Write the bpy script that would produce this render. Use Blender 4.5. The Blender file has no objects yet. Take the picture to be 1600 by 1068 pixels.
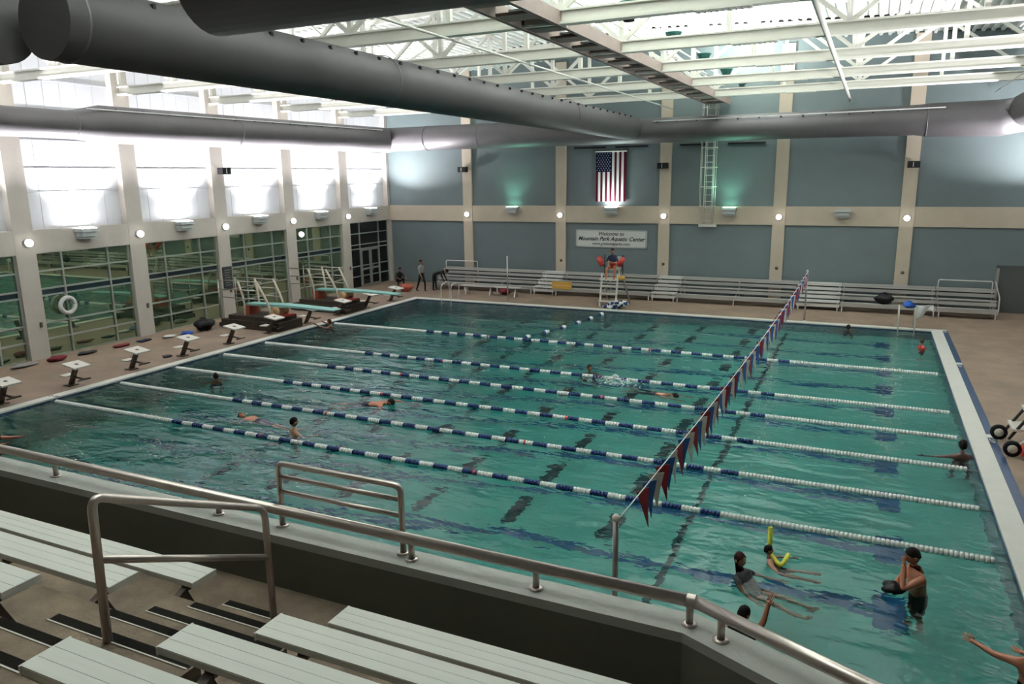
import bpy, math, random
from mathutils import Vector, Matrix, Quaternion
random.seed(7)
SC = bpy.context.scene
COL = SC.collection
V = Vector
# ------------------------------------------------------------------ camera
CAM = V((20.4899, -10.8783, 5.9588)); YAW, PIT, ROL, FPX = -0.441903, 0.214004, -0.01403, 1181.47
cy, sy, cp, sp, cr, sr = math.cos(YAW), math.sin(YAW), math.cos(PIT), math.sin(PIT), math.cos(ROL), math.sin(ROL)
fw = V((sy*cp, cy*cp, -sp)); r0 = V((cy, -sy, 0)); u0 = r0.cross(fw)
rt = cr*r0 + sr*u0; up = -sr*r0 + cr*u0
cd = bpy.data.cameras.new('camera'); cam = bpy.data.objects.new('camera', cd); COL.objects.link(cam)
cam.matrix_world = Matrix(((rt.x, up.x, -fw.x, CAM.x), (rt.y, up.y, -fw.y, CAM.y), (rt.z, up.z, -fw.z, CAM.z), (0, 0, 0, 1)))
cd.sensor_width = 36; cd.lens = FPX/1600*36; cd.clip_end = 200; cd.clip_start = .05
SC.camera = cam
# ------------------------------------------------------------------ world, exposure
w = bpy.data.worlds.new('world'); SC.world = w; w.use_nodes = True
w.node_tree.nodes['Background'].inputs[0].default_value = (.01, .012, .015, 1)
vs = SC.view_settings; vs.view_transform = 'Standard'; vs.look = 'None'; vs.gamma = 1; vs.exposure = -0.1; vs.use_curve_mapping = False
cyc = SC.cycles; cyc.use_denoising = True; cyc.max_bounces = 10; cyc.diffuse_bounces = 4; cyc.glossy_bounces = 4
cyc.transmission_bounces = 6; cyc.sample_clamp_indirect = 6; cyc.blur_glossy = 1.0
UP_STRONG, UP_GREEN, FLOOD = 1050.0, 45.0, 1000.0          # watts of a wall uplight at full output / still warming up / of a catwalk floodlight

# ------------------------------------------------------------------ materials
MAT = {}
def mat(name, col, rough=.6, metal=0., var=0., vscale=3., bump=0., bscale=20., spec=.5, col2=None, emit=0., stretch=None):
    if name in MAT: return MAT[name]
    m = bpy.data.materials.new(name); m.use_nodes = True; MAT[name] = m
    nt = m.node_tree; b = nt.nodes['Principled BSDF']
    b.inputs['Base Color'].default_value = (*col, 1); b.inputs['Roughness'].default_value = rough
    b.inputs['Metallic'].default_value = metal; b.inputs['Specular IOR Level'].default_value = spec
    if var or bump:
        tc = nt.nodes.new('ShaderNodeTexCoord'); src = tc.outputs['Object']
        if stretch:
            mp = nt.nodes.new('ShaderNodeMapping'); mp.inputs['Scale'].default_value = stretch
            nt.links.new(src, mp.inputs[0]); src = mp.outputs[0]
    if var:
        n = nt.nodes.new('ShaderNodeTexNoise'); n.inputs['Scale'].default_value = vscale; n.inputs['Detail'].default_value = 6
        n.inputs['Roughness'].default_value = .65
        nt.links.new(src, n.inputs['Vector'])
        rp = nt.nodes.new('ShaderNodeValToRGB')
        c2 = col2 if col2 else tuple(c*(1-var) for c in col)
        rp.color_ramp.elements[0].position = .35; rp.color_ramp.elements[1].position = .65
        rp.color_ramp.elements[0].color = (*c2, 1); rp.color_ramp.elements[1].color = (*col, 1)
        nt.links.new(n.outputs['Fac'], rp.inputs[0]); nt.links.new(rp.outputs[0], b.inputs['Base Color'])
    if bump:
        n2 = nt.nodes.new('ShaderNodeTexNoise'); n2.inputs['Scale'].default_value = bscale; n2.inputs['Detail'].default_value = 4
        nt.links.new(src, n2.inputs['Vector'])
        bp = nt.nodes.new('ShaderNodeBump'); bp.inputs['Strength'].default_value = bump; bp.inputs['Distance'].default_value = .02
        nt.links.new(n2.outputs['Fac'], bp.inputs['Height']); nt.links.new(bp.outputs[0], b.inputs['Normal'])
    if emit:
        b.inputs['Emission Color'].default_value = (*col, 1); b.inputs['Emission Strength'].default_value = emit
    return m
mat('deck', (.215, .155, .108), .7, 0, .3, .9, .15, 30, col2=(.145, .105, .075))
mat('balcony_concrete', (.175, .13, .088), .85, 0, .5, 2.2, .3, 40, col2=(.08, .058, .04))
mat('beige', (.47, .405, .32), .7, 0, .08, 1.2, .05, 60)
mat('greybeige', (.43, .40, .355), .7, 0, .08, 1.2, .05, 60)
mat('blue_wall', (.105, .138, .142), .6, 0, .08, .7, .08, 50)
mat('white_panel', (.60, .62, .65), .5, 0, .05, .8)
mat('panel_line', (.48, .49, .52), .5)
mat('white_steel', (.66, .66, .60), .5, 0, .05, 2)
mat('roof_deck', (.80, .82, .79), .55, 0, .04, 1)
mat('flute_black', (.012, .012, .012), .9)
mat('duct', (.072, .068, .072), .55, .1, .12, 1.5)
mat('duct_seam', (.10, .10, .105), .5, .4)
mat('duct_rail', (.75, .75, .74), .4, .3)
mat('catwalk', (.22, .175, .155), .6, 0, .15, 3)
mat('grating', (.02, .022, .02), .7)
mat('alu_frame', (.38, .40, .37), .4, .6)
mat('spandrel', (.010, .022, .026), .25)
mat('coping', (.62, .62, .57), .5, 0, .06, 3)
mat('blue_tile', (.022, .055, .125), .35, 0, .4, 9)
mat('pool_floor', (.36, .53, .45), .6, 0, .12, .8)
mat('pool_wall', (.16, .27, .30), .5, 0, .2, 2)
mat('lane_blue', (.012, .06, .19), .5)
mat('lane_black', (.010, .022, .03), .5)
mat('rope_white', (.76, .78, .76), .4)
mat('rope_blue', (.007, .024, .10), .5, spec=.25)
mat('rope_red', (.30, .03, .03), .4)
mat('cable', (.5, .5, .5), .4, .8)
mat('steel', (.46, .43, .41), .30, .9, .15, 6)
mat('rail_pipe', (.60, .53, .49), .32, .85, .12, 5)
mat('aluminium', (.50, .49, .47), .4, .4, .12, 2, stretch=(.3, 6, 6))
mat('alu_bright', (.72, .71, .69), .4, .35, .1, 2)
mat('bench_white', (.74, .75, .70), .55, 0, .07, 3, .06, 80, stretch=(.5, 8, 8))
mat('bracket_dark', (.07, .05, .04), .6)
mat('parapet', (.12, .12, .098), .85, 0, .1, 2)
mat('cap', (.40, .41, .385), .75, 0, .12, 3, .15, 40)
mat('nosing', (.010, .009, .008), 1, 0, .2, 30, spec=.05)
mat('nosing_edge', (.55, .53, .47), .6)
mat('block_white', (.60, .58, .52), .5)
mat('block_leg', (.055, .038, .028), .5, .3)
mat('pedestal', (.045, .036, .029), .9, 0, .25, 4, spec=.15)
mat('board', (.17, .38, .345), .55, 0, .08, 4)
mat('dive_rail', (.52, .46, .37), .4, .1)
mat('wood', (.60, .40, .20), .5)
mat('red', (.36, .022, .014), .45)
mat('orange_red', (.34, .065, .035), .5)
mat('black', (.010, .010, .011), .6, spec=.2)
mat('charcoal', (.03, .03, .034), .7, spec=.2)
mat('navy', (.012, .016, .04), .7, spec=.2)
mat('grey_cloth', (.20, .20, .19), .85, spec=.2)
mat('white_cloth', (.56, .56, .54), .85)
mat('blue_cloth', (.02, .07, .28), .85, spec=.2)
mat('maroon', (.14, .025, .03), .85, spec=.2)
mat('yellow', (.80, .66, .05), .5)
mat('yellow_pad', (.55, .32, .05), .5)
mat('noodle', (.55, .56, .04), .6)
mat('fixture', (.42, .45, .45), .5)
mat('globe', (1, .97, .9), .4, emit=9)
mat('lens_body', (.05, .16, .14), .3, .5)
mat('lens_white', (1, .98, 1), .4, emit=125)
mat('lens_green', (.35, 1, .68), .4, emit=16)
mat('sign_white', (.62, .64, .61), .5)
mat('ink', (.01, .012, .02), .6)
mat('flag_red', (.06, .006, .014), .9, spec=.05); mat('flag_white', (.52, .50, .50), .9, spec=.05); mat('flag_blue', (.006, .007, .028), .9, spec=.03)
mat('pen_red', (.20, .006, .012), .7); mat('pen_blue', (.012, .085, .28), .7); mat('pen_white', (.52, .50, .43), .7)
mat('dark_door', (.055, .06, .06), .6)
mat('skin_tan', (.34, .165, .095), .5); mat('skin_brown', (.19, .085, .05), .5); mat('skin_dark', (.085, .038, .028), .5)
mat('skin_red', (.36, .13, .07), .5)
mat('hair_black', (.008, .006, .006), .7, spec=.12); mat('hair_brown', (.045, .022, .013), .7, spec=.12); mat('hair_red', (.03, .008, .01), .7, spec=.12)
mat('eye', (.01, .01, .01), .3)
mat('foam', (.85, .9, .9), .5)
mat('placard', (.02, .022, .024), .5)
mat('cream', (.66, .63, .55), .5)

def node_mat(name):
    m = bpy.data.materials.new(name); m.use_nodes = True; MAT[name] = m
    nt = m.node_tree; nt.nodes.clear(); o = nt.nodes.new('ShaderNodeOutputMaterial'); return m, nt, o
# window glass at night: dark, mirror-like, green
m, nt, o = node_mat('night_glass')
d = nt.nodes.new('ShaderNodeBsdfDiffuse'); d.inputs[0].default_value = (.035, .062, .036, 1)
g = nt.nodes.new('ShaderNodeBsdfGlossy'); g.inputs[0].default_value = (.66, .78, .56, 1); g.inputs['Roughness'].default_value = .015
mx = nt.nodes.new('ShaderNodeMixShader'); mx.inputs[0].default_value = .46
nt.links.new(d.outputs[0], mx.inputs[1]); nt.links.new(g.outputs[0], mx.inputs[2]); nt.links.new(mx.outputs[0], o.inputs[0])
m, nt, o = node_mat('black_glass')
d = nt.nodes.new('ShaderNodeBsdfDiffuse'); d.inputs[0].default_value = (.008, .009, .009, 1)
g = nt.nodes.new('ShaderNodeBsdfGlossy'); g.inputs[0].default_value = (.5, .55, .55, 1); g.inputs['Roughness'].default_value = .02
mx = nt.nodes.new('ShaderNodeMixShader'); mx.inputs[0].default_value = .10
nt.links.new(d.outputs[0], mx.inputs[1]); nt.links.new(g.outputs[0], mx.inputs[2]); nt.links.new(mx.outputs[0], o.inputs[0])
# pool water: refracting, rippled
m, nt, o = node_mat('water')
gl = nt.nodes.new('ShaderNodeBsdfGlass'); gl.inputs['IOR'].default_value = 1.33; gl.inputs['Roughness'].default_value = .0
gl.inputs['Color'].default_value = (.96, 1, 1, 1)
va = nt.nodes.new('ShaderNodeVolumeAbsorption'); va.inputs['Color'].default_value = (.0, .735, .745, 1); va.inputs['Density'].default_value = .43
nt.links.new(va.outputs[0], o.inputs['Volume'])
tc = nt.nodes.new('ShaderNodeTexCoord')
def wnoise(scale, sc3, det):
    mp = nt.nodes.new('ShaderNodeMapping'); mp.inputs['Scale'].default_value = sc3; mp.inputs['Rotation'].default_value = (0, 0, .5)
    n = nt.nodes.new('ShaderNodeTexNoise'); n.inputs['Scale'].default_value = scale; n.inputs['Detail'].default_value = det
    nt.links.new(tc.outputs['Object'], mp.inputs[0]); nt.links.new(mp.outputs[0], n.inputs['Vector']); return n
n1 = wnoise(.85, (.7, 1.6, 1), 2); n2 = wnoise(3.2, (.8, 1.4, 1), 2)
ad = nt.nodes.new('ShaderNodeMath'); ad.operation = 'MULTIPLY_ADD'; ad.inputs[1].default_value = .28
nt.links.new(n2.outputs['Fac'], ad.inputs[0]); nt.links.new(n1.outputs['Fac'], ad.inputs[2])
bp = nt.nodes.new('ShaderNodeBump'); bp.inputs['Strength'].default_value = 1.0; bp.inputs['Distance'].default_value = .105
nt.links.new(ad.outputs[0], bp.inputs['Height']); nt.links.new(bp.outputs[0], gl.inputs['Normal']); nt.links.new(gl.outputs[0], o.inputs[0])

# ------------------------------------------------------------------ mesh helpers
def tag(o, label=None, cat=None, group=None, kind=None):
    if label: o['label'] = label
    if cat: o['category'] = cat
    if group: o['group'] = group
    if kind: o['kind'] = kind
    return o
def thing(name, loc, label=None, cat=None, group=None, kind=None, rz=0.):
    o = bpy.data.objects.new(name, None); COL.objects.link(o); o.location = loc; o.rotation_euler = (0, 0, rz)
    o.empty_display_size = .2; return tag(o, label, cat, group, kind)
def link(name, me, parent=None, loc=(0, 0, 0)):
    o = bpy.data.objects.new(name, me); COL.objects.link(o); o.location = loc
    if parent: o.parent = parent
    return o
def copy_tree(o, parent=None):
    c = o.copy(); COL.objects.link(c); c.parent = parent
    for ch in list(o.children): copy_tree(ch, c)
    return c
class MB:
    """collects shapes; vertices in the frame of the parent unless world=True"""
    def __init__(s): s.v = []; s.f = []; s.mi = []; s.cur = 0; s.smooth = []; s.sm = False
    def add(s, vs_, fs_):
        n = len(s.v); s.v += [V(a) for a in vs_]
        for f in fs_: s.f.append([n+i for i in f]); s.mi.append(s.cur); s.smooth.append(s.sm)
        return s
    def box(s, a, b):
        x0, y0, z0 = a; x1, y1, z1 = b
        x0, x1 = min(x0, x1), max(x0, x1); y0, y1 = min(y0, y1), max(y0, y1); z0, z1 = min(z0, z1), max(z0, z1)
        return s.add([(x0, y0, z0), (x1, y0, z0), (x1, y1, z0), (x0, y1, z0), (x0, y0, z1), (x1, y0, z1), (x1, y1, z1), (x0, y1, z1)],
                     [(0, 3, 2, 1), (4, 5, 6, 7), (0, 1, 5, 4), (1, 2, 6, 5), (2, 3, 7, 6), (3, 0, 4, 7)])
    def bar(s, a, b, wd, ht, upv=(0, 0, 1)):
        a, b = V(a), V(b); d = (b-a).normalized(); u = V(upv)
        if abs(d.dot(u)) > .98: u = V((0, 1, 0))
        sx = d.cross(u).normalized(); u = sx.cross(d).normalized()
        vs_ = [p + sx*i*wd/2 + u*j*ht/2 for p in (a, b) for i, j in ((-1, -1), (1, -1), (1, 1), (-1, 1))]
        return s.add(vs_, [(0, 1, 2, 3), (7, 6, 5, 4), (0, 4, 5, 1), (1, 5, 6, 2), (2, 6, 7, 3), (3, 7, 4, 0)])
    def tube(s, pts, r, n=10, caps=True):
        pts = [V(p) for p in pts]; rs = r if isinstance(r, (list, tuple)) else [r]*len(pts)
        old = s.sm; s.sm = True
        t0 = (pts[1]-pts[0]).normalized(); u = V((0, 0, 1)) if abs(t0.z) < .9 else V((1, 0, 0))
        u = (u - t0*u.dot(t0)).normalized(); vs_ = []
        for i, p in enumerate(pts):
            if i == 0: t = pts[1]-p
            elif i == len(pts)-1: t = p-pts[i-1]
            else: t = (pts[i+1]-p).normalized() + (p-pts[i-1]).normalized()
            t = t.normalized(); u = (u - t*u.dot(t)).normalized(); b = t.cross(u)
            for k in range(n):
                a = 2*math.pi*k/n; vs_.append(p + (u*math.cos(a) + b*math.sin(a))*rs[i])
        fs_ = []
        for i in range(len(pts)-1):
            for k in range(n):
                k2 = (k+1) % n; fs_.append((i*n+k, i*n+k2, (i+1)*n+k2, (i+1)*n+k))
        s.add(vs_, fs_); s.sm = False
        if caps: 
            m_ = len(s.v)-len(vs_); s.f.append([m_+k for k in reversed(range(n))]); s.mi.append(s.cur); s.smooth.append(False)
            s.f.append([m_+(len(pts)-1)*n+k for k in range(n)]); s.mi.append(s.cur); s.smooth.append(False)
        s.sm = old; return s
    def lathe(s, prof, c=(0, 0, 0), ax='z', n=12):
        """prof: (radius, height) list along axis"""
        old = s.sm; s.sm = True; vs_ = []
        for r_, h in prof:
            for k in range(n):
                a = 2*math.pi*k/n; x, y = r_*math.cos(a), r_*math.sin(a)
                q = {'z': (x, y, h), 'x': (h, x, y), 'y': (y, h, x)}[ax]
                vs_.append(V(q)+V(c))
        fs_ = [(i*n+k, i*n+(k+1) % n, (i+1)*n+(k+1) % n, (i+1)*n+k) for i in range(len(prof)-1) for k in range(n)]
        s.add(vs_, fs_); s.sm = old; return s
    def ball(s, c, r, n=10, m=6, sq=(1, 1, 1), rot=None):
        old = s.sm; s.sm = True; vs_ = []
        for i in range(m+1):
            th = math.pi*i/m
            for k in range(n):
                a = 2*math.pi*k/n; q = V((math.sin(th)*math.cos(a)*sq[0], math.sin(th)*math.sin(a)*sq[1], math.cos(th)*sq[2]))*r
                if rot: q = rot @ q
                vs_.append(q+V(c))
        fs_ = [(i*n+k, (i+1)*n+k, (i+1)*n+(k+1) % n, i*n+(k+1) % n) for i in range(m) for k in range(n)]
        s.add(vs_, fs_); s.sm = old; return s
    def prism(s, poly, z0, z1):
        n = len(poly)
        vs_ = [(x, y, z0) for x, y in poly] + [(x, y, z1) for x, y in poly]
        return s.add(vs_, [tuple(reversed(range(n))), tuple(range(n, 2*n))] + [(k, (k+1) % n, n+(k+1) % n, n+k) for k in range(n)])
    def mesh(s, name, mats, off=V((0, 0, 0))):
        me = bpy.data.meshes.new(name); me.from_pydata([tuple(a-off) for a in s.v], [], s.f)
        for m_ in (mats if isinstance(mats, (list, tuple)) else [mats]): me.materials.append(MAT[m_])
        me.polygons.foreach_set('material_index', s.mi); me.polygons.foreach_set('use_smooth', s.smooth); me.update(); return me
    def build(s, name, mats, parent=None, world=True):
        """world=True: vertices are world coordinates (parent unrotated)"""
        if parent is None:
            lo = V([min(a[i] for a in s.v) for i in range(3)]); hi = V([max(a[i] for a in s.v) for i in range(3)])
            off = V(((lo.x+hi.x)/2, (lo.y+hi.y)/2, lo.z)); return link(name, s.mesh(name, mats, off), None, off)
        off = V((0, 0, 0))
        if world:
            q = parent
            while q: off += q.location; q = q.parent
        return link(name, s.mesh(name, mats, off), parent)
def B(a, b): return MB().box(a, b)
def T(pts, r, n=10): return MB().tube(pts, r, n)
def arc(c, r, a0, a1, n, e1, e2):
    c, e1, e2 = V(c), V(e1), V(e2)
    return [c + (e1*math.cos(a0+(a1-a0)*i/n) + e2*math.sin(a0+(a1-a0)*i/n))*r for i in range(n+1)]
def rounded(pts, rad, n=4):
    pts = [V(p) for p in pts]; out = [pts[0]]
    for i in range(1, len(pts)-1):
        a, p, b = pts[i-1], pts[i], pts[i+1]; da = (a-p).normalized(); db = (b-p).normalized()
        q0, q1 = p+da*rad, p+db*rad
        for k in range(n+1):
            t = k/n; out.append(q0*(1-t)**2 + p*2*t*(1-t) + q1*t*t)
    return out + [pts[-1]]
def text_part(name, body, size, loc, rot, material, parent, shear=0., extrude=.003, offset=0.):
    cu = bpy.data.curves.new(name, 'FONT'); cu.body = body; cu.size = size; cu.align_x = 'CENTER'; cu.align_y = 'CENTER'
    cu.shear = shear; cu.extrude = extrude; cu.offset = offset; cu.resolution_u = 2
    t = bpy.data.objects.new(name, cu); COL.objects.link(t)
    dg = bpy.context.evaluated_depsgraph_get(); me = bpy.data.meshes.new_from_object(t.evaluated_get(dg))
    bpy.data.objects.remove(t); me.materials.clear(); me.materials.append(MAT[material])
    o = link(name, me, parent); o.rotation_euler = rot
    off = V((0, 0, 0)); q = parent
    while q: off += q.location; q = q.parent
    o.location = V(loc)-off; return o

# ------------------------------------------------------------------ room dimensions
XL, XR, YF, YN = -5.05, 27.9, 26.6, -14.0
L, PN, PF = 22.86, -3.1, 21.28          # pool length, near edge, far edge
DZ = .06
COLY = [.83-4.33*2, .83-4.33, .83, 5.16, 9.49, 13.82, 18.15, 22.47]
COLX = [.15, 5.69, 11.18, 16.58, 21.87, 27.3]
def zroof(x): return 12.0 - .042*abs(x-11.43)

# floor: deck slab round the pool
fl = MB()
for a, b in (((XL-.4, -6.0, -.3), (-.34, YF+.2, DZ)), ((L+.56, -6.0, -.3), (XR+.3, YF+.2, DZ)), ((-.34, PF+.34, -.3), (L+.56, YF+.2, DZ)), ((-.34, -6.0, -.3), (L+.56, PN-.34, DZ))): fl.box(a, b)
floor = tag(fl.build('floor', 'deck'), 'brown concrete pool deck around the pool', kind='structure')
# pool shell
def zbot(x):
    return -1.35 if x > 15 else (-3.5 if x < 4 else -3.5 + (x-4)/11*2.15)
xs = [0, 4, 15, L]
pb = MB()
for i in range(3):
    a, b = xs[i], xs[i+1]
    pb.add([(a, PN, zbot(a)), (b, PN, zbot(b)), (b, PF, zbot(b)), (a, PF, zbot(a))], [(0, 1, 2, 3)])
basin = thing('pool_basin', (L/2, 9, -3.5), 'teal tiled swimming pool basin under the water', 'pool', kind='structure')
pb.build('pool_bottom', 'pool_floor', basin)
pw = MB()
pw.box((-.2, PN, -4), (0, PF, 0.01)); pw.box((L, PN, -4), (L+.2, PF, 0.01)); pw.box((-.2, PN-.2, -4), (L+.2, PN, 0.01)); pw.box((-.2, PF, -4), (L+.2, PF+.2, 0.01))
pw.build('pool_wall', 'pool_wall', basin)
tl = MB()
for a, b in (((0, PN, -.24), (.012, PF, .03)), ((L-.012, PN, -.24), (L, PF, .03)), ((0, PF-.012, -.24), (L, PF, .03))): tl.box(a, b)
tl.build('waterline_tile', 'blue_tile', basin)
# lane markings laid on the bottom
def strip(x0, x1, y0, y1, dz=.006):
    q = MB(); cuts = [x0] + [c for c in xs if x0 < c < x1] + [x1]
    for i in range(len(cuts)-1):
        a, b = cuts[i], cuts[i+1]; za, zb_ = zbot(a)+dz, zbot(b)+dz
        q.add([(a, y0, za), (b, y0, zb_), (b, y1, zb_), (a, y1, za)], [(0, 1, 2, 3)])
    return q
LW = 2.053
for k in range(10):
    y = LW*(k+.5)+ (.1 if k > 6 else 0)
    q = strip(1.6, 21.4, y-.14, y+.14); q2 = strip(21.0, 21.45, y-.5, y+.5, .007); q.add(q2.v, q2.f); q.build('lane_line', 'lane_blue', basin)
for x in (16.45, 14.4, 12.35, 10.3, 8.25, 6.2):
    for k in range(1, 11):
        y = LW*k
        strip(x-.15, x+.15, y-.55, y+.5, .008).build('cross_mark', 'lane_black', basin)
strip(17.68, 17.80, PN+1, PF-.5, .009).build('cross_line', 'lane_black', basin)
# coping and gutters
cop = thing('pool_coping', (L/2, 9, 0), 'white coping rim with blue gutter strip around the pool', kind='structure')
for nm, a, b in (('coping_edge', (-.34, PN-.34, -.1), (0, PF+.34, DZ+.012)), ('coping_edge', (L, PN-.34, -.1), (L+.38, PF+.34, DZ+.012)),
                 ('coping_edge', (0, PF, -.1), (L, PF+.34, DZ+.012)), ('coping_edge', (0, PN-.34, -.1), (L, PN, DZ+.012))):
    B(a, b).build(nm, 'coping', cop)
B((L+.38, PN-.34, -.1), (L+.56, PF+.45, DZ+.004)).build('gutter_strip', 'blue_tile', cop)
for y in (PF+.25, 15.9, 8.5, 1.0):
    B((L+.385, y-.12, DZ), (L+.555, y+.12, DZ+.012)).build('marker_tile', 'sign_white', cop)
    text_part('depth_mark', '4 FT', .16, (L+.47, y-.34, DZ+.013), (0, 0, math.pi/2), 'sign_white', cop)
text_part('depth_mark', '12 FT', .17, (-.17, 2.25, DZ+.014), (0, 0, 0), 'ink', cop)
# water
wm = B((-.1, PN-.1, -3.9), (L+.1, PF+.1, 0))
tag(wm.build('pool_water', 'water'), 'rippled teal water filling the swimming pool', 'water', kind='stuff')

# ------------------------------------------------------------------ left wall
wl = thing('wall_left', (XL, 6, 0), 'grey-beige left wall with tall windows between columns', kind='structure')
for y in COLY:
    B((XL-.35, y-.34, 0), (XL, y+.34, 11.3)).build('column', 'greybeige', wl)
B((XL-.35, YF-.12, 0), (XL, YF+.1, 11.3)).build('column', 'greybeige', wl)
B((XL-.4, YN, 3.66), (XL-.006, YF, 4.45)).build('band', 'greybeige', wl)
B((XL-.75, YN, 0), (XL-.45, YF, 12)).build('backing', 'charcoal', wl)
edges = COLY + [YF+.22]
for i in range(len(edges)-1):
    y0, y1 = edges[i]+.34, edges[i+1]-.34
    for z0, z1 in ((4.45, 5.68), (5.70, 6.46), (6.50, 7.4), (7.42, 8.4), (8.42, 9.4), (9.42, 11.3)):
        B((XL-.42, y0, z0), (XL-.30, y1, z1)).build('light_panel', 'white_panel', wl)
    gr = MB()
    for k in range(1, 6):
        y = y0+(y1-y0)*k/6; gr.box((XL-.302, y-.008, 4.45), (XL-.293, y+.008, 11.3))
    for z in (5.69, 6.48, 7.41, 8.41, 9.41): gr.box((XL-.302, y0, z-.02), (XL-.28, y1, z+.02))
    gr.build('panel_grid', 'panel_line', wl)
ZR = [.06, .68, 1.25, 2.2, 2.43, 3.04, 3.66]
for i in range(1, len(edges)-1):
    y0, y1 = edges[i]+.34, edges[i+1]-.34; door = i == len(edges)-2
    wi = thing('door_1' if door else 'window_%d' % i, (XL, (y0+y1)/2, .06), kind='structure')
    tag(wi, 'black glazed storefront with double doors in the far left corner' if door else 'tall grid window with green reflecting panes on the left wall')
    f = 1 if not door else 1
    ys = [y0, y0+.94, y0+2.74, y1]
    glass = 'black_glass' if door else 'night_glass'
    for y in ys[1:-1] + [y0+.03, y1-.03]: B((XL-.20, y-.03, .06), (XL-.10, y+.03, 3.66)).build('mullion', 'alu_frame', wi)
    for z in ZR: B((XL-.20, y0, z-.028), (XL-.105, y1, z+.028)).build('rail', 'alu_frame', wi)
    for a in range(3):
        for b_ in range(6):
            B((XL-.17, ys[a], ZR[b_]), (XL-.155, ys[a+1], ZR[b_+1])).build('pane', 'spandrel' if b_ == 3 and not door else glass, wi)
    if door:
        for ya, yb in ((y0+.98, y0+1.82), (y0+1.86, y0+2.70)):
            fr = MB()
            for y in (ya+.04, yb-.04): fr.box((XL-.13, y-.05, .07), (XL-.08, y+.05, 2.18))
            for z in (.15, 1.05, 2.12): fr.box((XL-.13, ya, z-.05), (XL-.08, yb, z+.05))
            lf = fr.build('door_leaf', 'alu_frame', wi)
            T([(XL-.04, yb-.12 if ya < y0+1.5 else ya+.12, .9), (XL-.04, yb-.12 if ya < y0+1.5 else ya+.12, 1.25)], .015, 6).build('handle', 'steel', lf)

# ------------------------------------------------------------------ far wall
wb = thing('wall_back', (11, YF, 0), 'blue-grey far wall with beige columns and band', kind='structure')
B((XL-.4, YF+.12, 0), (XR+.3, YF+.4, 12.2)).build('wall_panel', 'blue_wall', wb)
for x in COLX: B((x-.28, YF, 0), (x+.28, YF+.14, 11.6)).build('column', 'beige', wb)
B((XL, YF+.03, 3.62), (XR, YF+.14, 4.48)).build('band', 'beige', wb)
wr = thing('wall_right', (XR, 6, 0), 'blue-grey right wall outside the frame', kind='structure')
B((XR, YN, 0), (XR+.3, YF+.4, 12)).build('wall_panel', 'blue_wall', wr)
for y in COLY: B((XR-.12, y-.3, 0), (XR, y+.3, 11.3)).build('column', 'beige', wr)
B((XR-.115, YN, 3.62), (XR, YF, 4.47)).build('band', 'beige', wr)
wn = tag(B((XL-.4, YN-.3, 0), (XR+.3, YN, 12)).build('wall_front', 'parapet'), 'dark wall behind the spectator balcony', kind='structure')
d2 = thing('door_2', (26.5, YF, 0), 'dark grey roll-up door at the right end of the far wall', kind='structure')
B((25.52, YF+.02, .06), (27.0, YF+.14, 1.95)).build('door_panel', 'dark_door', d2)
B((25.44, YF-.02, .06), (25.54, YF+.14, 2.0)).build('door_frame', 'alu_frame', d2)
B((25.44, YF-.02, 1.95), (27.02, YF+.14, 2.05)).build('door_frame', 'dark_door', d2)
B((XL, YF+.10, .06), (XL+.06, YF+.13, 3.6)).build('trim_1', 'alu_frame', wb)

# ------------------------------------------------------------------ roof
rf = MB(); x = XL-.6; P_ = .34
while x < XR+.5:
    zz = zroof(x)
    pr = [(x, zz), (x+.10, zz), (x+.14, zz+.09), (x+.30, zz+.09), (x+P_, zz)]
    for (xa, za), (xb, zb_) in zip(pr, pr[1:]):
        rf.add([(xa, YN-.3, za), (xb, YN-.3, zb_), (xb, YF+.4, zb_), (xa, YF+.4, za)], [(0, 3, 2, 1)])
    x += P_
ceiling = tag(rf.build('ceiling', 'roof_deck'), 'white corrugated metal roof deck lit from below', kind='structure')
B((XL-.6, YN-.3, 12.3), (XR+.5, YF+.4, 12.4)).build('roof_slab', 'roof_deck', ceiling)
# trusses, one prototype at local y=0
ZB = 9.12
def truss_parts(root):
    def lb(q, n, m_): return q.build(n, m_, root, world=False)
    lb(MB().box((XL-.2, -.13, 0), (XR+.2, .13, .05)).box((XL-.2, -.03, .05), (XR+.2, .03, .30)).box((XL-.2, -.10, .27), (XR+.2, .10, .31)), 'bottom_chord', 'white_steel')
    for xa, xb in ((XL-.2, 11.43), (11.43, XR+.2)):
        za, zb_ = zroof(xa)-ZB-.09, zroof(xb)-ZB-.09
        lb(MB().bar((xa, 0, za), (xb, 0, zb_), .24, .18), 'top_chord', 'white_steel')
        lb(MB().bar((xa, 0, za+.135), (xb, 0, zb_+.135), .05, .09), 'flute_strip', 'flute_black')  # thin black strip added above the chord to draw dark dashes in the flutes
    xs_ = [11.43 + 2.745*k for k in range(-6, 7)]
    for x in xs_: lb(MB().bar((x, 0, .3), (x, 0, zroof(x)-ZB-.15), .12, .12), 'vertical', 'white_steel')
    for i in range(len(xs_)-1):
        a, b = xs_[i], xs_[i+1]
        if (i % 2 == 0): a, b = b, a
        lb(MB().bar((a, .0, .28), (b, .0, zroof(b)-ZB-.15), .10, .10), 'diagonal', 'white_steel')
    for x in (17.55, 3.2):
        pl = lb(MB().box((x-.55, -.145, -.02), (x+.55, .145, .012)), 'splice_plate', 'white_steel')
        bo = MB()
        for k in range(9):
            for s_ in (-1, 1): bo.box((x-.48+k*.12-.02, s_*.09-.02, -.035), (x-.48+k*.12+.02, s_*.09+.02, -.015))
        tag(bo.build('bolts', 'steel', pl, world=False), kind='stuff')
ordn = ['nearest the balcony, just above the frame', 'second', 'third', 'fourth', 'fifth', 'nearest the far wall']
TY = [.83, 5.16, 9.49, 13.82, 18.15, 22.47]
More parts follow.
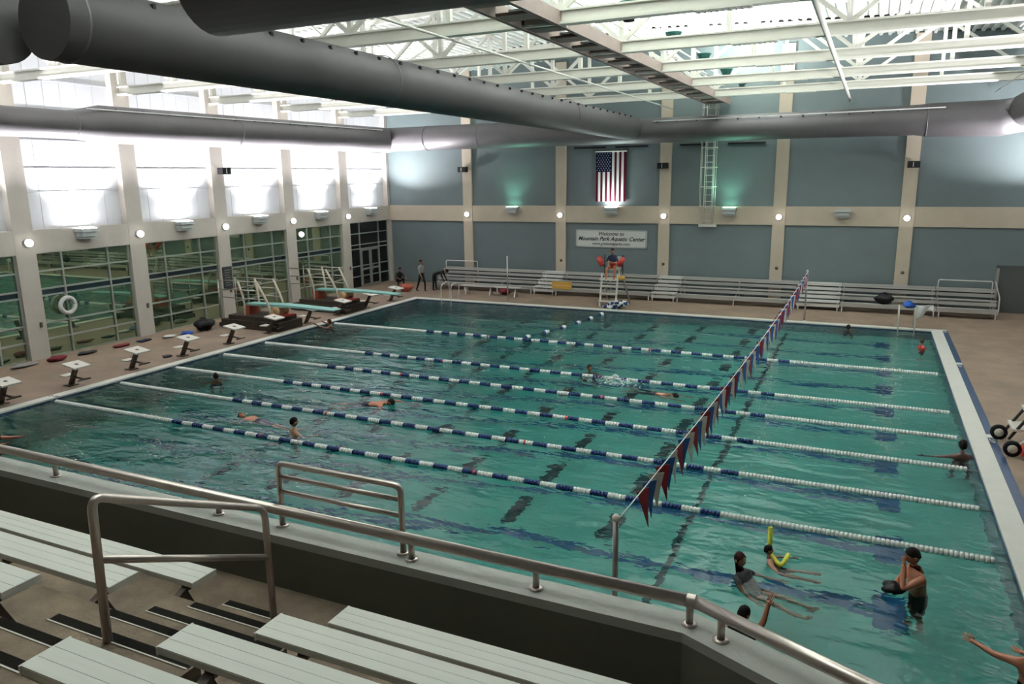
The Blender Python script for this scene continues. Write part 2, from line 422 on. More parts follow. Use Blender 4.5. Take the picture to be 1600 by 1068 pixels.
TL = ['white steel roof truss crossing above the near end of the pool', 'white steel roof truss nearest the camera with the large chord at top centre', 'white steel roof truss second from the camera in view', 'white steel roof truss third from the camera, over mid pool', 'white steel roof truss second from the far wall', 'white steel roof truss nearest the blue far wall']
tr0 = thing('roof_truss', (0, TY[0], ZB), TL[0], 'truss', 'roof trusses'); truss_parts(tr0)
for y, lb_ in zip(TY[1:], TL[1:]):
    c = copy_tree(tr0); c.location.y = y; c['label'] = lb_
# bracing rods along y
for x, r_, lb_ in ((11.45, .03, 'thin steel bracing rod running lengthwise left of the catwalk'), (19.25, .065, 'wide white bracing strut running lengthwise right of the catwalk'), (24.6, .02, 'thin steel bracing rod near the right end of the trusses')):
    tag(T([(x, -3, ZB-.03-r_), (x, YF, ZB-.03-r_)], r_, 8).build('bracing_rod', 'white_steel'), lb_, 'brace')
k = 0
for x in (3.2, 19.65):
    for i in range(1, 5):
        q = thing('cross_brace', (x, TY[i], ZB), 'white crossed bracing between roof trusses, bay %s from the balcony %s of the catwalk' % (('second', 'third', 'fourth', 'fifth')[i-1], 'left' if x < 10 else 'right'), 'brace', 'cross braces between trusses')
        for za, zb_ in ((ZB+.3, 11.4), (11.4, ZB+.3)): MB().bar((x, TY[i], za), (x, TY[i+1], zb_), .07, .07).build('diagonal', 'white_steel', q)
# catwalk
cw = thing('catwalk', (13.7, 8, ZB), 'long brownish catwalk with dark openings and white railing hung in the roof trusses', 'catwalk')
for x in (13.27, 14.13): B((x-.05, -6, ZB-.02), (x+.05, YF-.1, ZB+.28)).build('side_channel', 'catwalk', cw)
y = -5.6
ycuts = sorted(TY+[TY[0]-4.33])
for i in range(len(ycuts)):
    a = ycuts[i]; b = ycuts[i+1] if i+1 < len(ycuts) else YF-.2
    n = 3
    for j in range(n):
        ya = a+(b-a)*j/n; yb = a+(b-a)*(j+1)/n
        B((13.32, ya, ZB+.0), (14.08, ya+(yb-ya)*.42, ZB+.06)).build('cross_plate', 'catwalk', cw)
        B((13.32, ya+(yb-ya)*.42, ZB+.2), (14.08, yb, ZB+.24)).build('grating', 'grating', cw)
    for x in (13.22, 14.18): B((x-.03, a+.2, ZB), (x+.03, a+.28, ZB+1.3)).build('railing_post', 'white_steel', cw)
for x in (13.22, 14.18):
    for z in (.62, .95, 1.3): T([(x, -5.5, ZB+z), (x, YF-.2, ZB+z)], .022, 6).build('railing', 'white_steel', cw)
# floodlights that wash the roof from the catwalk
for i, y in enumerate((-5.6, -1.3, 3.0, 7.35, 11.7, 16.0, 20.3, 24.2)):
    fx = 15.0
    s_ = thing('floodlight', (fx, y, ZB+.75), 'black floodlight aimed at the roof beside the catwalk, %s' % ('over the balcony', 'over the near pool edge', 'just above the picture', 'nearest the camera in view', 'second nearest in view', 'third nearest in view', 'fourth nearest in view', 'nearest the far wall')[i], 'floodlight', 'catwalk floodlights')
    MB().lathe([(.0, .34), (.13, .36), (.15, .52), (.05, .54)], (fx, y, ZB), 'z', 12).build('ballast', 'black', s_)
    MB().lathe([(.06, .54), (.14, .58), (.24, .78), (.25, .79), (.24, .77), (.05, .57)], (fx, y, ZB), 'z', 16).build('reflector', 'lens_body', s_)
    MB().bar((14.18, y, ZB+.42), (fx, y, ZB+.42), .05, .05).build('arm', 'black', s_)
    fd_ = bpy.data.lights.new('flood_lamp', 'AREA'); fd_.shape = 'DISK'; fd_.size = .4; fd_.energy = FLOOD; fd_.color = (.95, 1, .96)
    fo = bpy.data.objects.new('flood_lamp', fd_); COL.objects.link(fo); fo.parent = s_; fo.location = (0, 0, .06); fo.rotation_euler = (math.pi, 0, 0)

# ------------------------------------------------------------------ ducts
def duct(name, pts, r, label, ends=True, seams=(), dots=None, railz=None):
    o = thing(name, pts[0], label, 'duct')
    MB().tube(pts, r, 32).build('tube', 'duct', o)
    for c, ax, rr in seams:
        MB().lathe([(rr, -.02), (rr+.015, -.015), (rr+.015, .015), (rr, .02)], c, ax, 32).build('seam', 'duct_seam', o)
    if dots:
        dm = MB()
        for p_ in dots: dm.box((p_[0]-.03, p_[1]-.03, p_[2]-.03), (p_[0]+.03, p_[1]+.03, p_[2]+.035))
        tag(dm.build('screws', 'black', o), kind='stuff')
    if railz:
        a, b = railz; MB().bar(a, b, .05, .04).build('hanger_rail', 'duct_rail', o)
    return o
ZD = 8.2
duct('air_duct', [(9.9, -3.5, ZD), (9.9, 24.95, ZD-.05)], .55, 'long fat grey air duct running diagonally across the top left towards the far wall',
     seams=[((9.9, -3.2, ZD), 'y', .55), ((9.9, 4.6, ZD), 'y', .55), ((9.9, 16.5, ZD), 'y', .55)],
     dots=[(10.31, -2+.85*i, ZD+.38) for i in range(31)])
duct('air_duct', [(13.3, -3.75, ZD), (27.5, -3.75, ZD)], .56, 'dark grey air duct cut off by the top edge of the picture')
duct('air_duct', [(9.05, -3.6, ZD), (1.0, -3.6, ZD)], .55, 'dark round duct end at the extreme upper left edge')
duct('air_duct', [(-3.9, 25.2, 8.08), (1.8, 25.2, 8.08), (9.0, 25.2, 8.02), (18, 25.2, 8.0), (21.8, 25.2, 8.02), (22.3, 25.2, 8.0), (24.7, 25.2, 7.98), (25.6, 25.0, 8.1)],
     [.62, .63, .57, .56, .60, .66, .70, .66], 'grey air duct along the top of the far wall',
     seams=[((22.2, 25.2, 8.0), 'x', .655), ((1.8, 25.2, 8.08), 'x', .63), ((-1.4, 25.2, 8.08), 'x', .63)],
     dots=[(11.2+.9*i, 24.75, 8.36) for i in range(13)], railz=((11, 24.72, 8.40), (22.8, 24.65, 8.44)))
duct('air_duct', [(25.6, 25.9, 8.25), (25.6, 24.6, 8.25), (25.7, 10, 8.25), (25.7, -3, 8.25)], .66, 'grey air duct elbow at the right edge turning along the right wall')
duct('air_duct', [(-3.95, -6, 7.88), (-3.95, 6.6, 7.88), (-3.95, 7.7, 7.95), (-3.95, 25.2, 8.05), (-3.7, 25.5, 8.05)], [.46, .46, .64, .66, .6], 'grey air duct along the left wall above the high windows',
     seams=[((-3.95, 6.6, 7.88), 'y', .46), ((-3.95, 13.8, 7.97), 'y', .65)],
     dots=[(-3.48, 8+1.1*i, 8.42) for i in range(15)], railz=((-3.47, 6.9, 8.40), (-3.47, 24, 8.52)))
for i, (xa, xb) in enumerate(((6.4, 8.1), (8.6, 10.27), (11.84, 13.1), (14.1, 15.8))):
    q = MB().box((xa, YF+.04, 7.34), (xb, YF+.12, 7.42))
    tag(q.build('wall_slot', 'black'), 'narrow black air slot under the far duct, %s from the left' % ('first', 'second', 'third', 'fourth')[i], 'vent', 'wall slots under the duct')

# ------------------------------------------------------------------ wall lamps
def uplight(x, y, z, nrm, strong, label, color=(1, .97, 1), power=None, glow=True):
    """nrm: unit vector out of the wall"""
    n = V(nrm); s_ = V((-n.y, n.x, 0)); c = V((x, y, z))
    o = thing('uplight', c, label, 'wall lamp', 'wall uplights')
    def obx(u0_, u1_, n0, n1, z0, z1, nm, m_):
        a = c+s_*u0_+n*n0; b = c+s_*u1_+n*n1; B((a.x, a.y, z+z0), (b.x, b.y, z+z1)).build(nm, m_, o)
    obx(-.30, .30, 0, .36, -.16, -.02, 'housing', 'fixture'); obx(-.34, .34, 0, .42, .0, .12, 'housing', 'fixture'); obx(-.28, .28, .0, .3, -.24, -.18, 'louver', 'fixture')
    if glow: obx(-.28, .28, .06, .36, .12, .125, 'lens', 'lens_white' if strong else 'lens_green')
    if power:
        ld = bpy.data.lights.new('uplight_lamp', 'AREA'); ld.shape = 'RECTANGLE'; ld.size = .5; ld.size_y = .3; ld.energy = power; ld.color = color; ld.spread = math.radians(120)
        lo = bpy.data.objects.new('uplight_lamp', ld); COL.objects.link(lo); lo.parent = o
        lo.location = n*.30+V((0, 0, .16)); lo.rotation_euler = (n*.35+V((0, 0, 1))).to_track_quat('-Z', 'Y').to_euler()
    return o
lefts = [-1.35, 3.0, 7.32, 11.65, 15.98, 20.3, 24.6]
nth = ['just outside the frame', 'bay at the left edge', 'above the first full window', 'above the second full window', 'above the third full window', 'above the fourth full window', 'above the corner doors']
for y, nm in zip(lefts, nth):
    uplight(XL-.006, y, 4.28, (1, 0, 0), True, 'blazing white uplight box on the left wall band, %s' % nm, power=UP_STRONG)
for y in lefts[2:]:
    uplight(XR-.115, y, 4.28, (-1, 0, 0), True, 'white uplight box on the right wall, %s from the balcony' % ('first', 'second', 'third', 'fourth', 'fifth', 'sixth', 'seventh', 'eighth', 'ninth')[lefts.index(y)], power=UP_STRONG)
uplight(2.95, YF+.03, 4.3, (0, -1, 0), False, 'green glowing uplight box on the far wall, leftmost one', (.35, 1, .7), UP_GREEN)
uplight(8.5, YF+.03, 4.3, (0, -1, 0), True, 'white glowing uplight box under the hanging flag', (.7, 1, .9), UP_GREEN*1.3)
uplight(14.33, YF+.03, 4.3, (0, -1, 0), False, 'green glowing uplight box beside the caged ladder', (.35, 1, .7), UP_GREEN*.9)
uplight(19.3, YF+.03, 4.25, (0, -1, 0), False, 'unlit grey uplight box on the far wall band', glow=False)
def globe(x, y, z, nrm, label):
    n = V(nrm); c = V((x, y, z)); o = thing('globe_lamp', c, label, 'wall lamp', 'round wall lamps')
    ax = 'x' if abs(n.x) > .5 else 'y'; s_ = 1 if n.x+n.y > 0 else -1
    MB().lathe([(0, 0), (.14, 0), (.14, .07*s_), (.11, .08*s_)], c, ax, 16).build('base', 'fixture', o)
    MB().ball(c+n*.12, .125, 14, 8).build('globe', 'globe', o)
on = ['first', 'second', 'third', 'fourth', 'fifth']
for y, nm in zip(COLY[3:], on): globe(XL, y+.08, 4.04, (1, 0, 0), 'round white globe lamp on the left wall column, %s from the left edge' % nm)
for x, nm in zip(COLX[:5], on): globe(x, YF, 4.0, (0, -1, 0), 'round white globe lamp on the far wall column, %s from the left' % nm)
globe(XL-.1, 18.85, 3.35, (1, 0, 0), 'round lamp glowing at the top corner of a left window')
# speakers
def speaker(c, n, label):
    n = V(n); c = V(c); o = thing('loudspeaker', c, label, 'speaker', 'black wall speakers'); s_ = V((-n.y, n.x, 0))
    a = c-s_*.24+n*.12; b = c+s_*.24+n*.42; B((a.x, a.y, c.z-.14), (b.x, b.y, c.z+.14)).build('cabinet', 'black', o)
    MB().bar(c, c+n*.2, .06, .06).build('bracket', 'charcoal', o)
    g_ = c+n*.425; e = MB().bar(g_-s_*.02-V((0, 0, .1)), g_-s_*.02+V((0, 0, .1)), .03, .012); e.build('badge', 'fixture', o)
speaker((.05, YF, 6.42), (0, -1, 0), 'black loudspeaker on the far wall column nearest the left corner')
speaker((11.12, YF, 6.42), (0, -1, 0), 'black loudspeaker on the far wall column right of the flag')
speaker((21.93, YF, 6.27), (0, -1, 0), 'black loudspeaker on the far right column of the far wall')
speaker((XL, 13.95, 6.4), (1, 0, 0), 'black loudspeaker on a left wall column')
for i, x in enumerate(COLX[1:5]):
    tag(MB().lathe([(0, 0), (.07, 0), (.07, -.05), (0, -.06)], (x+.03, YF, 1.62), 'y', 12).build('call_button', 'bracket_dark'), 'small brown box low on the far wall column, %s from the left' % on[i], 'switch box', 'boxes on far columns')

# ------------------------------------------------------------------ flag, sign, ladder on far wall
fg = thing('hanging_flag', (8.39, YF-.0, 4.7), 'vertical striped flag with starred dark blue canton hung on the far wall', 'flag')
x0, x1, z0, z1 = 7.6, 9.18, 4.7, 7.14; sw = (x1-x0)/13
for i in range(13):
    xa = x0+i*sw; top = z1 if i >= 7 else z1-.97
    B((xa, YF+.03, z0), (xa+sw, YF+.055, top)).build('stripe', 'flag_red' if i % 2 == 0 else 'flag_white', fg)
ct = B((x0, YF+.03, z1-.97), (x0+7*sw, YF+.055, z1)).build('canton', 'flag_blue', fg)
st = MB()
for r_ in range(9):
    for c_ in range(5 if r_ % 2 else 6):
        cxs = x0+.07+(c_+(.5 if r_ % 2 else 0))*.135; czs = z1-.08-r_*.1
        vs_ = [(cxs+(.032 if k % 2 == 0 else .014)*math.sin(k*math.pi/5), YF+.027, czs+(.032 if k % 2 == 0 else .014)*math.cos(k*math.pi/5)) for k in range(10)]
        st.add(vs_, [tuple(range(10))])
tag(st.build('stars', 'flag_white', ct), kind='stuff')
T([(x0-.03, YF+.03, z1+.03), (x1+.03, YF+.03, z1+.03)], .03, 8).build('pole', 'white_steel', fg)
sg = thing('banner_sign', (8.42, YF+.1, 2.4), 'white welcome banner with dark italic lettering on the far wall', 'sign')
B((6.6, YF+.07, 2.42), (10.24, YF+.12, 3.20)).build('banner', 'sign_white', sg)
for a, b in (((6.52, 2.36), (10.32, 2.42)), ((6.52, 3.20), (10.32, 3.26)), ((6.52, 2.36), (6.60, 3.26)), ((10.24, 2.36), (10.32, 3.26))):
    B((a[0], YF+.06, a[1]), (b[0], YF+.13, b[1])).build('frame', 'fixture', sg)
R90 = (math.pi/2, 0, 0)
text_part('lettering', 'Welcome to', .27, (8.42, YF+.066, 3.06), R90, 'ink', sg, .35, .003, .004)
text_part('lettering', 'Mountain Park Aquatic Center', .285, (8.42, YF+.066, 2.80), R90, 'ink', sg, .35, .003, .007)
text_part('lettering', 'www.gwinnettparks.com', .20, (8.42, YF+.066, 2.55), R90, 'ink', sg, .35, .003, .003)
ld = thing('caged_ladder', (13.33, YF, 3.6), 'white caged access ladder on the far wall rising to the catwalk', 'ladder')
for x in (13.12, 13.54): T([(x, YF-.12, 3.65), (x, YF-.12, 9.9)], .028, 8).build('stile', 'white_steel', ld)
z = 3.8
while z < 9.6: T([(13.12, YF-.12, z), (13.54, YF-.12, z)], .014, 6).build('rung', 'white_steel', ld); z += .305
hoop = lambda z: [(12.98, YF-.05, z)] + arc((13.33, YF-.42, z), .36, math.pi, 2*math.pi, 8, (1, 0, 0), (0, 1, 0)) + [(13.68, YF-.05, z)]
z = 4.5
while z < 9.7: T(hoop(z), .018, 6).build('hoop', 'white_steel', ld); z += .9
for a in (math.pi, 1.25*math.pi, 1.5*math.pi, 1.75*math.pi, 2*math.pi):
    x, y = 13.33+.36*math.cos(a), YF-.42+.36*math.sin(a); T([(x, y, 3.75), (x, y, 9.7)], .014, 6).build('cage_bar', 'white_steel', ld)
B((12.9, YF-.12, 3.5), (13.75, YF-.005, 3.62)).build('base_plate', 'white_steel', ld)
# notice on left column
nt_ = thing('notice_board', (XL, 13.82, 1.32), 'black framed notice placard on the third left wall column', 'sign')
B((XL+.001, 13.56, 1.32), (XL+.05, 14.08, 2.30)).build('board', 'placard', nt_)
for i in range(7): B((XL+.05, 13.64, 2.14-i*.11), (XL+.054, 13.98-.05*(i % 3), 2.17-i*.11)).build('print_line', 'grey_cloth', nt_)
for i, y in enumerate((5.3, 9.6, 13.95, 18.3, 22.6)):
    tag(B((XL, y-.04, 1.15), (XL+.05, y+.04, 1.33)).build('switch_box', 'bracket_dark'), 'small dark switch box low on the left wall column, %s from the left' % on[i], 'switch box', 'boxes on left columns')
rb = thing('buoy_reflection', (XL+.02, 6.32, 1.45), 'white ring modelled as a ring buoy reflection in the first left window', 'reflection')  # solid ring and hook added for a buoy's reflection in the glass
MB().tube([(XL+.06, 6.32+.27*math.cos(a), 1.77+.27*math.sin(a)) for a in [2*math.pi*i/24 for i in range(25)]], .075, 10).build('ring', 'white_cloth', rb)
T([(XL-.1, 6.32, 2.2), (XL+.05, 6.32, 2.05)], .015, 6).build('hook', 'steel', rb)

# ------------------------------------------------------------------ spectator balcony
AX0, AX1 = 15.97, 17.2
FZ, RI, RU = 2.44, .33, .685
YE = lambda k: -7.13-RU*(k-1)
bal = thing('floor_balcony', (16, -9, 0), 'stepped brown concrete seating tiers of the spectator balcony', kind='structure')
BX0, BX1 = 2.0, 21.75
MB().prism([(BX0, -6.0), (19.62, -6.0), (BX1, -6.95), (BX1, -7.9), (BX0, -7.9)], FZ-.3, FZ).build('tier', 'balcony_concrete', bal)
for k in range(1, 9):
    B((BX0, YE(k), FZ-.3), (BX1, YE(k+1) if k < 8 else YN, FZ+RI*k)).build('tier', 'balcony_concrete', bal)
B((BX0, -6.24, 0), (BX1-.5, -6.0, .2)).build('curb', 'cap', bal)
steps = thing('aisle_steps', (16.6, -8, FZ), 'brown concrete aisle steps with black nosing strips and pale edges', 'stairs')
for k in range(0, 7):
    z = FZ+RI*k
    yh = YE(k+1)+.33
    B((AX0-.02, YE(k+1), z), (AX1, yh, z+RI/2)).build('half_step', 'balcony_concrete', steps)
    for zz, yy in ((z+RI/2, yh), (z+RI, YE(k+1))):
        B((AX0, yy-.072, zz), (AX1-.02, yy-.003, zz+.004)).build('nosing_strip', 'nosing', steps)
        B((AX0-.008, yy-.083, zz), (AX1-.02, yy-.073, zz+.006)).build('nosing_edge', 'nosing_edge', steps)
def bench(x0, x1, k, label):
    zt = FZ+.43+RI*k; yf = -6.82-RU*k; yn = yf-.24
    o = thing('bleacher_bench', ((x0+x1)/2, (yf+yn)/2, FZ+RI*k), label, 'bench', 'white balcony benches')
    q = MB().box((x0, yn, zt-.045), (x1, yf, zt-.006))
    for i in range(3): q.box((x0+.002, yn+.002+i*.0793, zt-.006), (x1-.002, yn+.0785+i*.0793, zt))
    q.build('plank', 'bench_white', o)
    for x in (x0, x1): B((x-.006, yn-.004, zt-.05), (x+.006, yf+.004, zt-.001)).build('end_cap', 'bench_white', o)
    x = x0+.35
    while x < x1:
        MB().bar((x, yn+.02, zt-.07), (x, yf-.03, zt-.07), .07, .05).build('bracket', 'bracket_dark', o)
        MB().bar((x, yn-.03, zt-.09), (x, yn+.08, FZ+RI*k+.08), .09, .06, (1, 0, 0)).build('bracket', 'bracket_dark', o)
        x += 1.1
rowl = ['front row behind the parapet', 'second row', 'third row', 'fourth row']
for k in range(3): bench(5.5, 15.86, k, 'long white bleacher bench left of the aisle, %s' % rowl[k])
for k in range(4): bench(17.2, (19.75, 21.2, 21.6, 21.6)[k], k, 'white bleacher bench right of the aisle, %s' % rowl[k])
# parapet
par = thing('parapet_wall', (16, -6.13, 0), 'dark grey balcony parapet with pale concrete cap', kind='structure')
A_, B_, C_ = (19.59, -6.13), (BX1+.1, -7.07), (BX1+.1, YN)
outl = [(BX0, -6.0), (19.63, -6.0), (BX1+.23, -6.93), (BX1+.23, YN)]; inl = [(BX0, -6.26), (19.55, -6.26), (BX1-.03, -7.23), (BX1-.03, YN)]
for i in range(3):
    MB().prism([outl[i], outl[i+1], inl[i+1], inl[i]][::-1], 0.0, 2.86).build('wall_body', 'parapet', par)
    d = .02
    MB().prism([outl[i], outl[i+1], inl[i+1], inl[i]][::-1], 2.86, 2.935).build('cap', 'cap', par)
rail = thing('parapet_handrail', (16, -6.14, 2.93), 'thick brushed metal pipe handrail mounted on the parapet', 'handrail')
zr = 3.12; R_ = .045
T([(BX0, -6.14, zr), (19.60, -6.15, zr)], R_, 16).build('pipe', 'rail_pipe', rail)
T([(19.61, -6.15, zr), (20.65, -6.61, zr), (BX1+.1, -7.10, zr), (BX1+.1, -9, zr)], R_, 16).build('pipe', 'rail_pipe', rail)
MB().lathe([(R_+.004, -.03), (R_+.004, .03)], (19.58, -6.15, zr), 'x', 16).build('coupling', 'rail_pipe', rail)
for x, y in ((7.2, -6.13), (10, -6.13), (12.88, -6.13), (15.2, -6.13), (17.32, -6.14), (18.42, -6.14), (19.57, -6.14), (19.80, -6.24), (21.0, -6.77)):
    p_ = T([(x, y, 2.93), (x, y, zr)], .026, 10).build('post', 'rail_pipe', rail)
    MB().lathe([(.055, 0), (.055, .012), (.03, .016)], (x, y, 2.935), 'z', 14).build('flange', 'rail_pipe', p_)
gd = thing('guard_frame', (16.55, -6.15, 2.93), 'raised pipe guard frame with three bars at the foot of the aisle', 'railing')
gx0, gx1 = 15.92, 17.2
T(rounded([(gx0, -6.08, 2.93), (gx0, -6.08, 3.53), (gx1, -6.08, 3.53), (gx1, -6.08, 2.93)], .07), .026, 12).build('frame_pipe', 'rail_pipe', gd)
for z in (3.41, 3.27): T([(gx0, -6.08, z), (gx1, -6.08, z)], .021, 10).build('bar', 'rail_pipe', gd)
for x in (gx0, gx1): MB().lathe([(.055, 0), (.055, .012), (.03, .016)], (x, -6.08, 2.935), 'z', 14).build('flange', 'rail_pipe', gd)
hr = thing('aisle_handrail', (16.53, -7.6, 2.6), 'bent steel pipe handrail standing in the middle of the aisle steps', 'handrail')
T(rounded([(16.53, -8.25, 3.27), (16.53, -8.23, 4.19), (16.53, -6.9, 3.56), (16.53, -6.9, 2.6)], .09, 5), .027, 12).build('frame_pipe', 'rail_pipe', hr)
T([(16.53, -8.24, 3.80), (16.53, -6.9, 3.16)], .024, 12).build('mid_bar', 'rail_pipe', hr)

# ------------------------------------------------------------------ lane ropes
def disc_block(n, ln, r_, nm, m_):
    q = MB(); st_ = ln/n
    for i in range(n):
        a = i*st_; q.lathe([(.02, a), (r_*.86, a+.004), (r_, a+st_*.3), (r_, a+st_*.62), (r_*.86, a+st_*.88), (.02, a+st_*.95)], (0, 0, 0), 'x', 8)
    return q.mesh(nm, m_)
BL = .35
ME_W, ME_B, ME_R = disc_block(5, BL, .068, 'float_block', 'rope_white'), disc_block(5, BL, .068, 'float_block', 'rope_blue'), disc_block(1, .09, .07, 'float_block', 'rope_red')
rl_ = {1: 'nearest the balcony', 2: 'second from the balcony', 3: 'third from the balcony', 4: 'fourth from the balcony', 5: 'fifth from the balcony', 7: 'farthest from the balcony'}
for k, lb_ in rl_.items():
    y = LW*k
    o = thing('lane_rope', (0, y, .015), 'blue and white floating lane rope with white ends, %s' % lb_, 'lane rope', 'lane ropes')
    T([(0, y, .015), (L, y, .015)], .008, 5).build('cable', 'cable', o)
    x = .25; i = 0
    while x < L-.5:
        end = x < 4.5 or x > 18.2
        me = ME_W if end or i % 2 else ME_B
        fb = link('float_block', me, o, (x, 0, 0)); 
        if not end: i += 1
        x += BL
    for xx in (7.4+.3*k % 1, 13.2+.23*k % 1): link('marker_float', ME_R, o, (xx, 0, .003))
# loose rope towards the lifeguard chair
lr = thing('loose_float_line', (8.6, 18.5, .0), 'slack line of small white floats crossing to the far edge by the lifeguard chair', 'float line')
pa, pb_ = V((9.0, 14.85, .03)), V((10.1, 21.0, .03))
T([pa, (pa+pb_)/2+V((.2, 0, 0)), pb_], .012, 5).build('cord', 'rope_blue', lr)
for i in range(6):
    c = pa.lerp(pb_, i/5.5)+V((.2*math.sin(i/5.5*math.pi), 0, 0)); f_ = MB().ball(c, .11, 10, 6, (1, 1.3, .8)).build('float', 'rope_white', lr)
    MB().ball(c-V((.05, .12, .02)), .085, 8, 5).build('float', 'rope_blue', lr)
# flag line
fl_ = thing('pennant_line', (18.29, 9, 2), 'string of red, white and blue pennants stretched over the pool between two poles', 'pennants')
P0, P1 = V((18.29, -3.72, 2.38)), V((18.31, 21.75, 2.06))
def fpt(t): 
    p_ = P0.lerp(P1, t); p_.z -= .36*4*t*(1-t)*.55; return p_
T([fpt(i/40) for i in range(41)], .008, 5).build('string', 'rope_white', fl_)
nf = 78
pm = {}
for j, c_ in enumerate(('pen_red', 'pen_blue', 'pen_white')):
    q = MB(); prf = [(-.115, .0, 0), (.115, .0, 0), (.06, .02, -.22), (.02, .05, -.46), (-.05, .02, -.2)]
    q.add([(p_[1]+dx, p_[0], p_[2]) for dx in (-.003, .003) for p_ in prf], [(0, 1, 2, 3, 4), (9, 8, 7, 6, 5), (0, 5, 6, 1), (1, 6, 7, 2), (2, 7, 8, 3), (3, 8, 9, 4), (4, 9, 5, 0)])
    pm[j] = q.mesh('pennant', c_)
for i in range(nf):
    t = .035+(i+.5)/nf*.955; p_ = fpt(t)
    o = link('pennant', pm[i % 3], fl_, p_-fl_.location); o.rotation_euler = (random.uniform(-.06, .06), random.uniform(-.12, .12), random.uniform(-.8, -.2))
for p_, lb_, h0 in ((P0, 'bare metal pennant pole on the near deck in front of the parapet', .06), (P1, 'slim metal pennant pole on the far deck before the bleachers', .06), (V((4.86, 21.75, 2.2)), 'lone slim metal pole on the far deck left of the lifeguard chair', .06)):
    o = thing('pennant_pole', (p_.x, p_.y, h0), lb_, 'pole')
    T([(p_.x, p_.y, h0), (p_.x, p_.y, p_.z+.04)], .032, 10).build('pole', 'steel', o)
    MB().lathe([(.09, 0), (.09, .02), (.04, .03)], (p_.x, p_.y, h0), 'z', 14).build('base', 'steel', o)
    MB().ball((p_.x, p_.y, p_.z+.05), .045, 10, 6).build('cap', 'cream', o)

# ------------------------------------------------------------------ starting blocks
def start_block(y, label):
    o = thing('starting_block', (-.8, y, DZ), label, 'starting block', 'starting blocks on the left end')
    # tilted white top
    c = V((-.48, y, .72)); tilt = math.radians(9)
    ex, ey = V((math.cos(tilt), 0, -math.sin(tilt))), V((0, 1, 0)); ez = ex.cross(ey)
    q = MB(); q.bar(c-ex*.29, c+ex*.29, .54, .045, ez); q.build('platform', 'block_white', o)
    q = MB(); q.bar(c-ex*.05+ez*.024, c+ex*.05+ez*.024, .09, .008, ez); q.build('number_mark', 'ink', o)
    MB().bar((-.86, y, DZ), (-.50, y, .69), .12, .10).build('leg', 'block_leg', o)
    MB().bar((-.98, y, DZ+.012), (-.70, y, DZ+.012), .3, .025).build('base_plate', 'block_leg', o)
    MB().bar((-.80, y, .36), (-.20, y, .30), .05, .05).build('grab_bar', 'block_leg', o)
    MB().bar((-.22, y-.2, .30), (-.22, y+.2, .30), .04, .04).build('grab_bar', 'block_leg', o)
    MB().bar((-1.12, y, .36), (-.80, y, .36), .34, .03).build('rear_step', 'block_white', o)
ords = ['first and nearest', 'second', 'third', 'fourth', 'fifth', 'sixth', 'seventh', 'eighth', 'ninth', 'tenth and farthest']
for k, y in enumerate([1.21, 3.28, 5.36, 7.4, 9.52, 11.62, 13.85, 15.95, 18.05, 20.15]):
    start_block(y, 'white topped starting block on a slanted dark leg, %s from the balcony' % ords[k])
# ------------------------------------------------------------------ diving boards
def diving(y, label):
    o = thing('diving_board', (-2, y, DZ), label, 'diving board', 'diving boards')
    st_ = MB().box((-3.6, y-.70, DZ), (-.55, y+.70, .40)).box((-3.3, y-.6, .40), (-.75, y+.6, .58)); st_.build('pedestal', 'pedestal', o)
    MB().box((-3.85, y-.6, DZ), (-3.6, y+.6, .22)).build('step', 'pedestal', o)
    pr = [(-2.75, .99, .02), (-2.6, 1.0, .035), (-.6, 1.03, .045), (.4, 1.02, .035), (1.85, .99, .018)]
    q = MB(); vs_ = []
    for x, z, t in pr:
        for yy, zz in ((-.25, -t), (.25, -t), (.25, t), (-.25, t)): vs_.append((x, y+yy, z+zz))
    fs_ = [(0, 1, 2, 3), (19, 18, 17, 16)]
    for i in range(4):
        for k_ in range(4): fs_.append((4*i+k_, 4*(i+1)+k_, 4*(i+1)+(k_+1) % 4, 4*i+(k_+1) % 4))
    q.add(vs_, fs_); q.build('board', 'board', o)
    MB().lathe([(0, -.3), (.16, -.3), (.16, -.24), (.09, -.22), (.09, .22), (.16, .24), (.16, .3), (0, .3)], (-1.0, y, .80), 'y', 16).build('fulcrum_roller', 'wood', o)
    MB().box((-1.5, y-.32, .58), (-.6, y+.32, .66)).build('fulcrum_base', 'red', o)
    MB().box((-2.75, y-.3, .58), (-2.45, y+.3, .96)).build('rear_anchor', 'orange_red', o)
    for s_ in (-1, 1):
        yy = y+s_*.42
        T(rounded([(-1.15, yy, .58), (-1.25, yy, 1.1), (-1.75, yy+.06*s_, 2.0)], .3, 4), .045, 8).build('rail_post', 'dive_rail', o)
        T(rounded([(-2.55, yy, .58), (-2.55, yy, 1.2), (-2.75, yy+.06*s_, 2.0)], .3, 4), .045, 8).build('rail_post', 'dive_rail', o)
        for z, a, b in ((1.98, -3.9, -1.5), (1.62, -3.9, -1.5), (1.28, -3.9, -1.4)): T([(a, yy+.05*s_, z), (b, yy+.05*s_, z)], .02, 6).build('side_rail', 'steel', o)
        T([(-3.85, yy+.05*s_, DZ), (-3.85, yy+.05*s_, 2.0)], .022, 6).build('rail_post', 'steel', o)
    MB().lathe([(.15, -.02), (.17, 0), (.15, .02)], (-1.0, y-.36, .84), 'y', 16).build('adjusting_wheel', 'wood', o)
diving(12.6, 'nearer turquoise diving board on a dark pedestal with pale curved rails')
diving(16.95, 'farther turquoise diving board on a dark pedestal with pale curved rails')

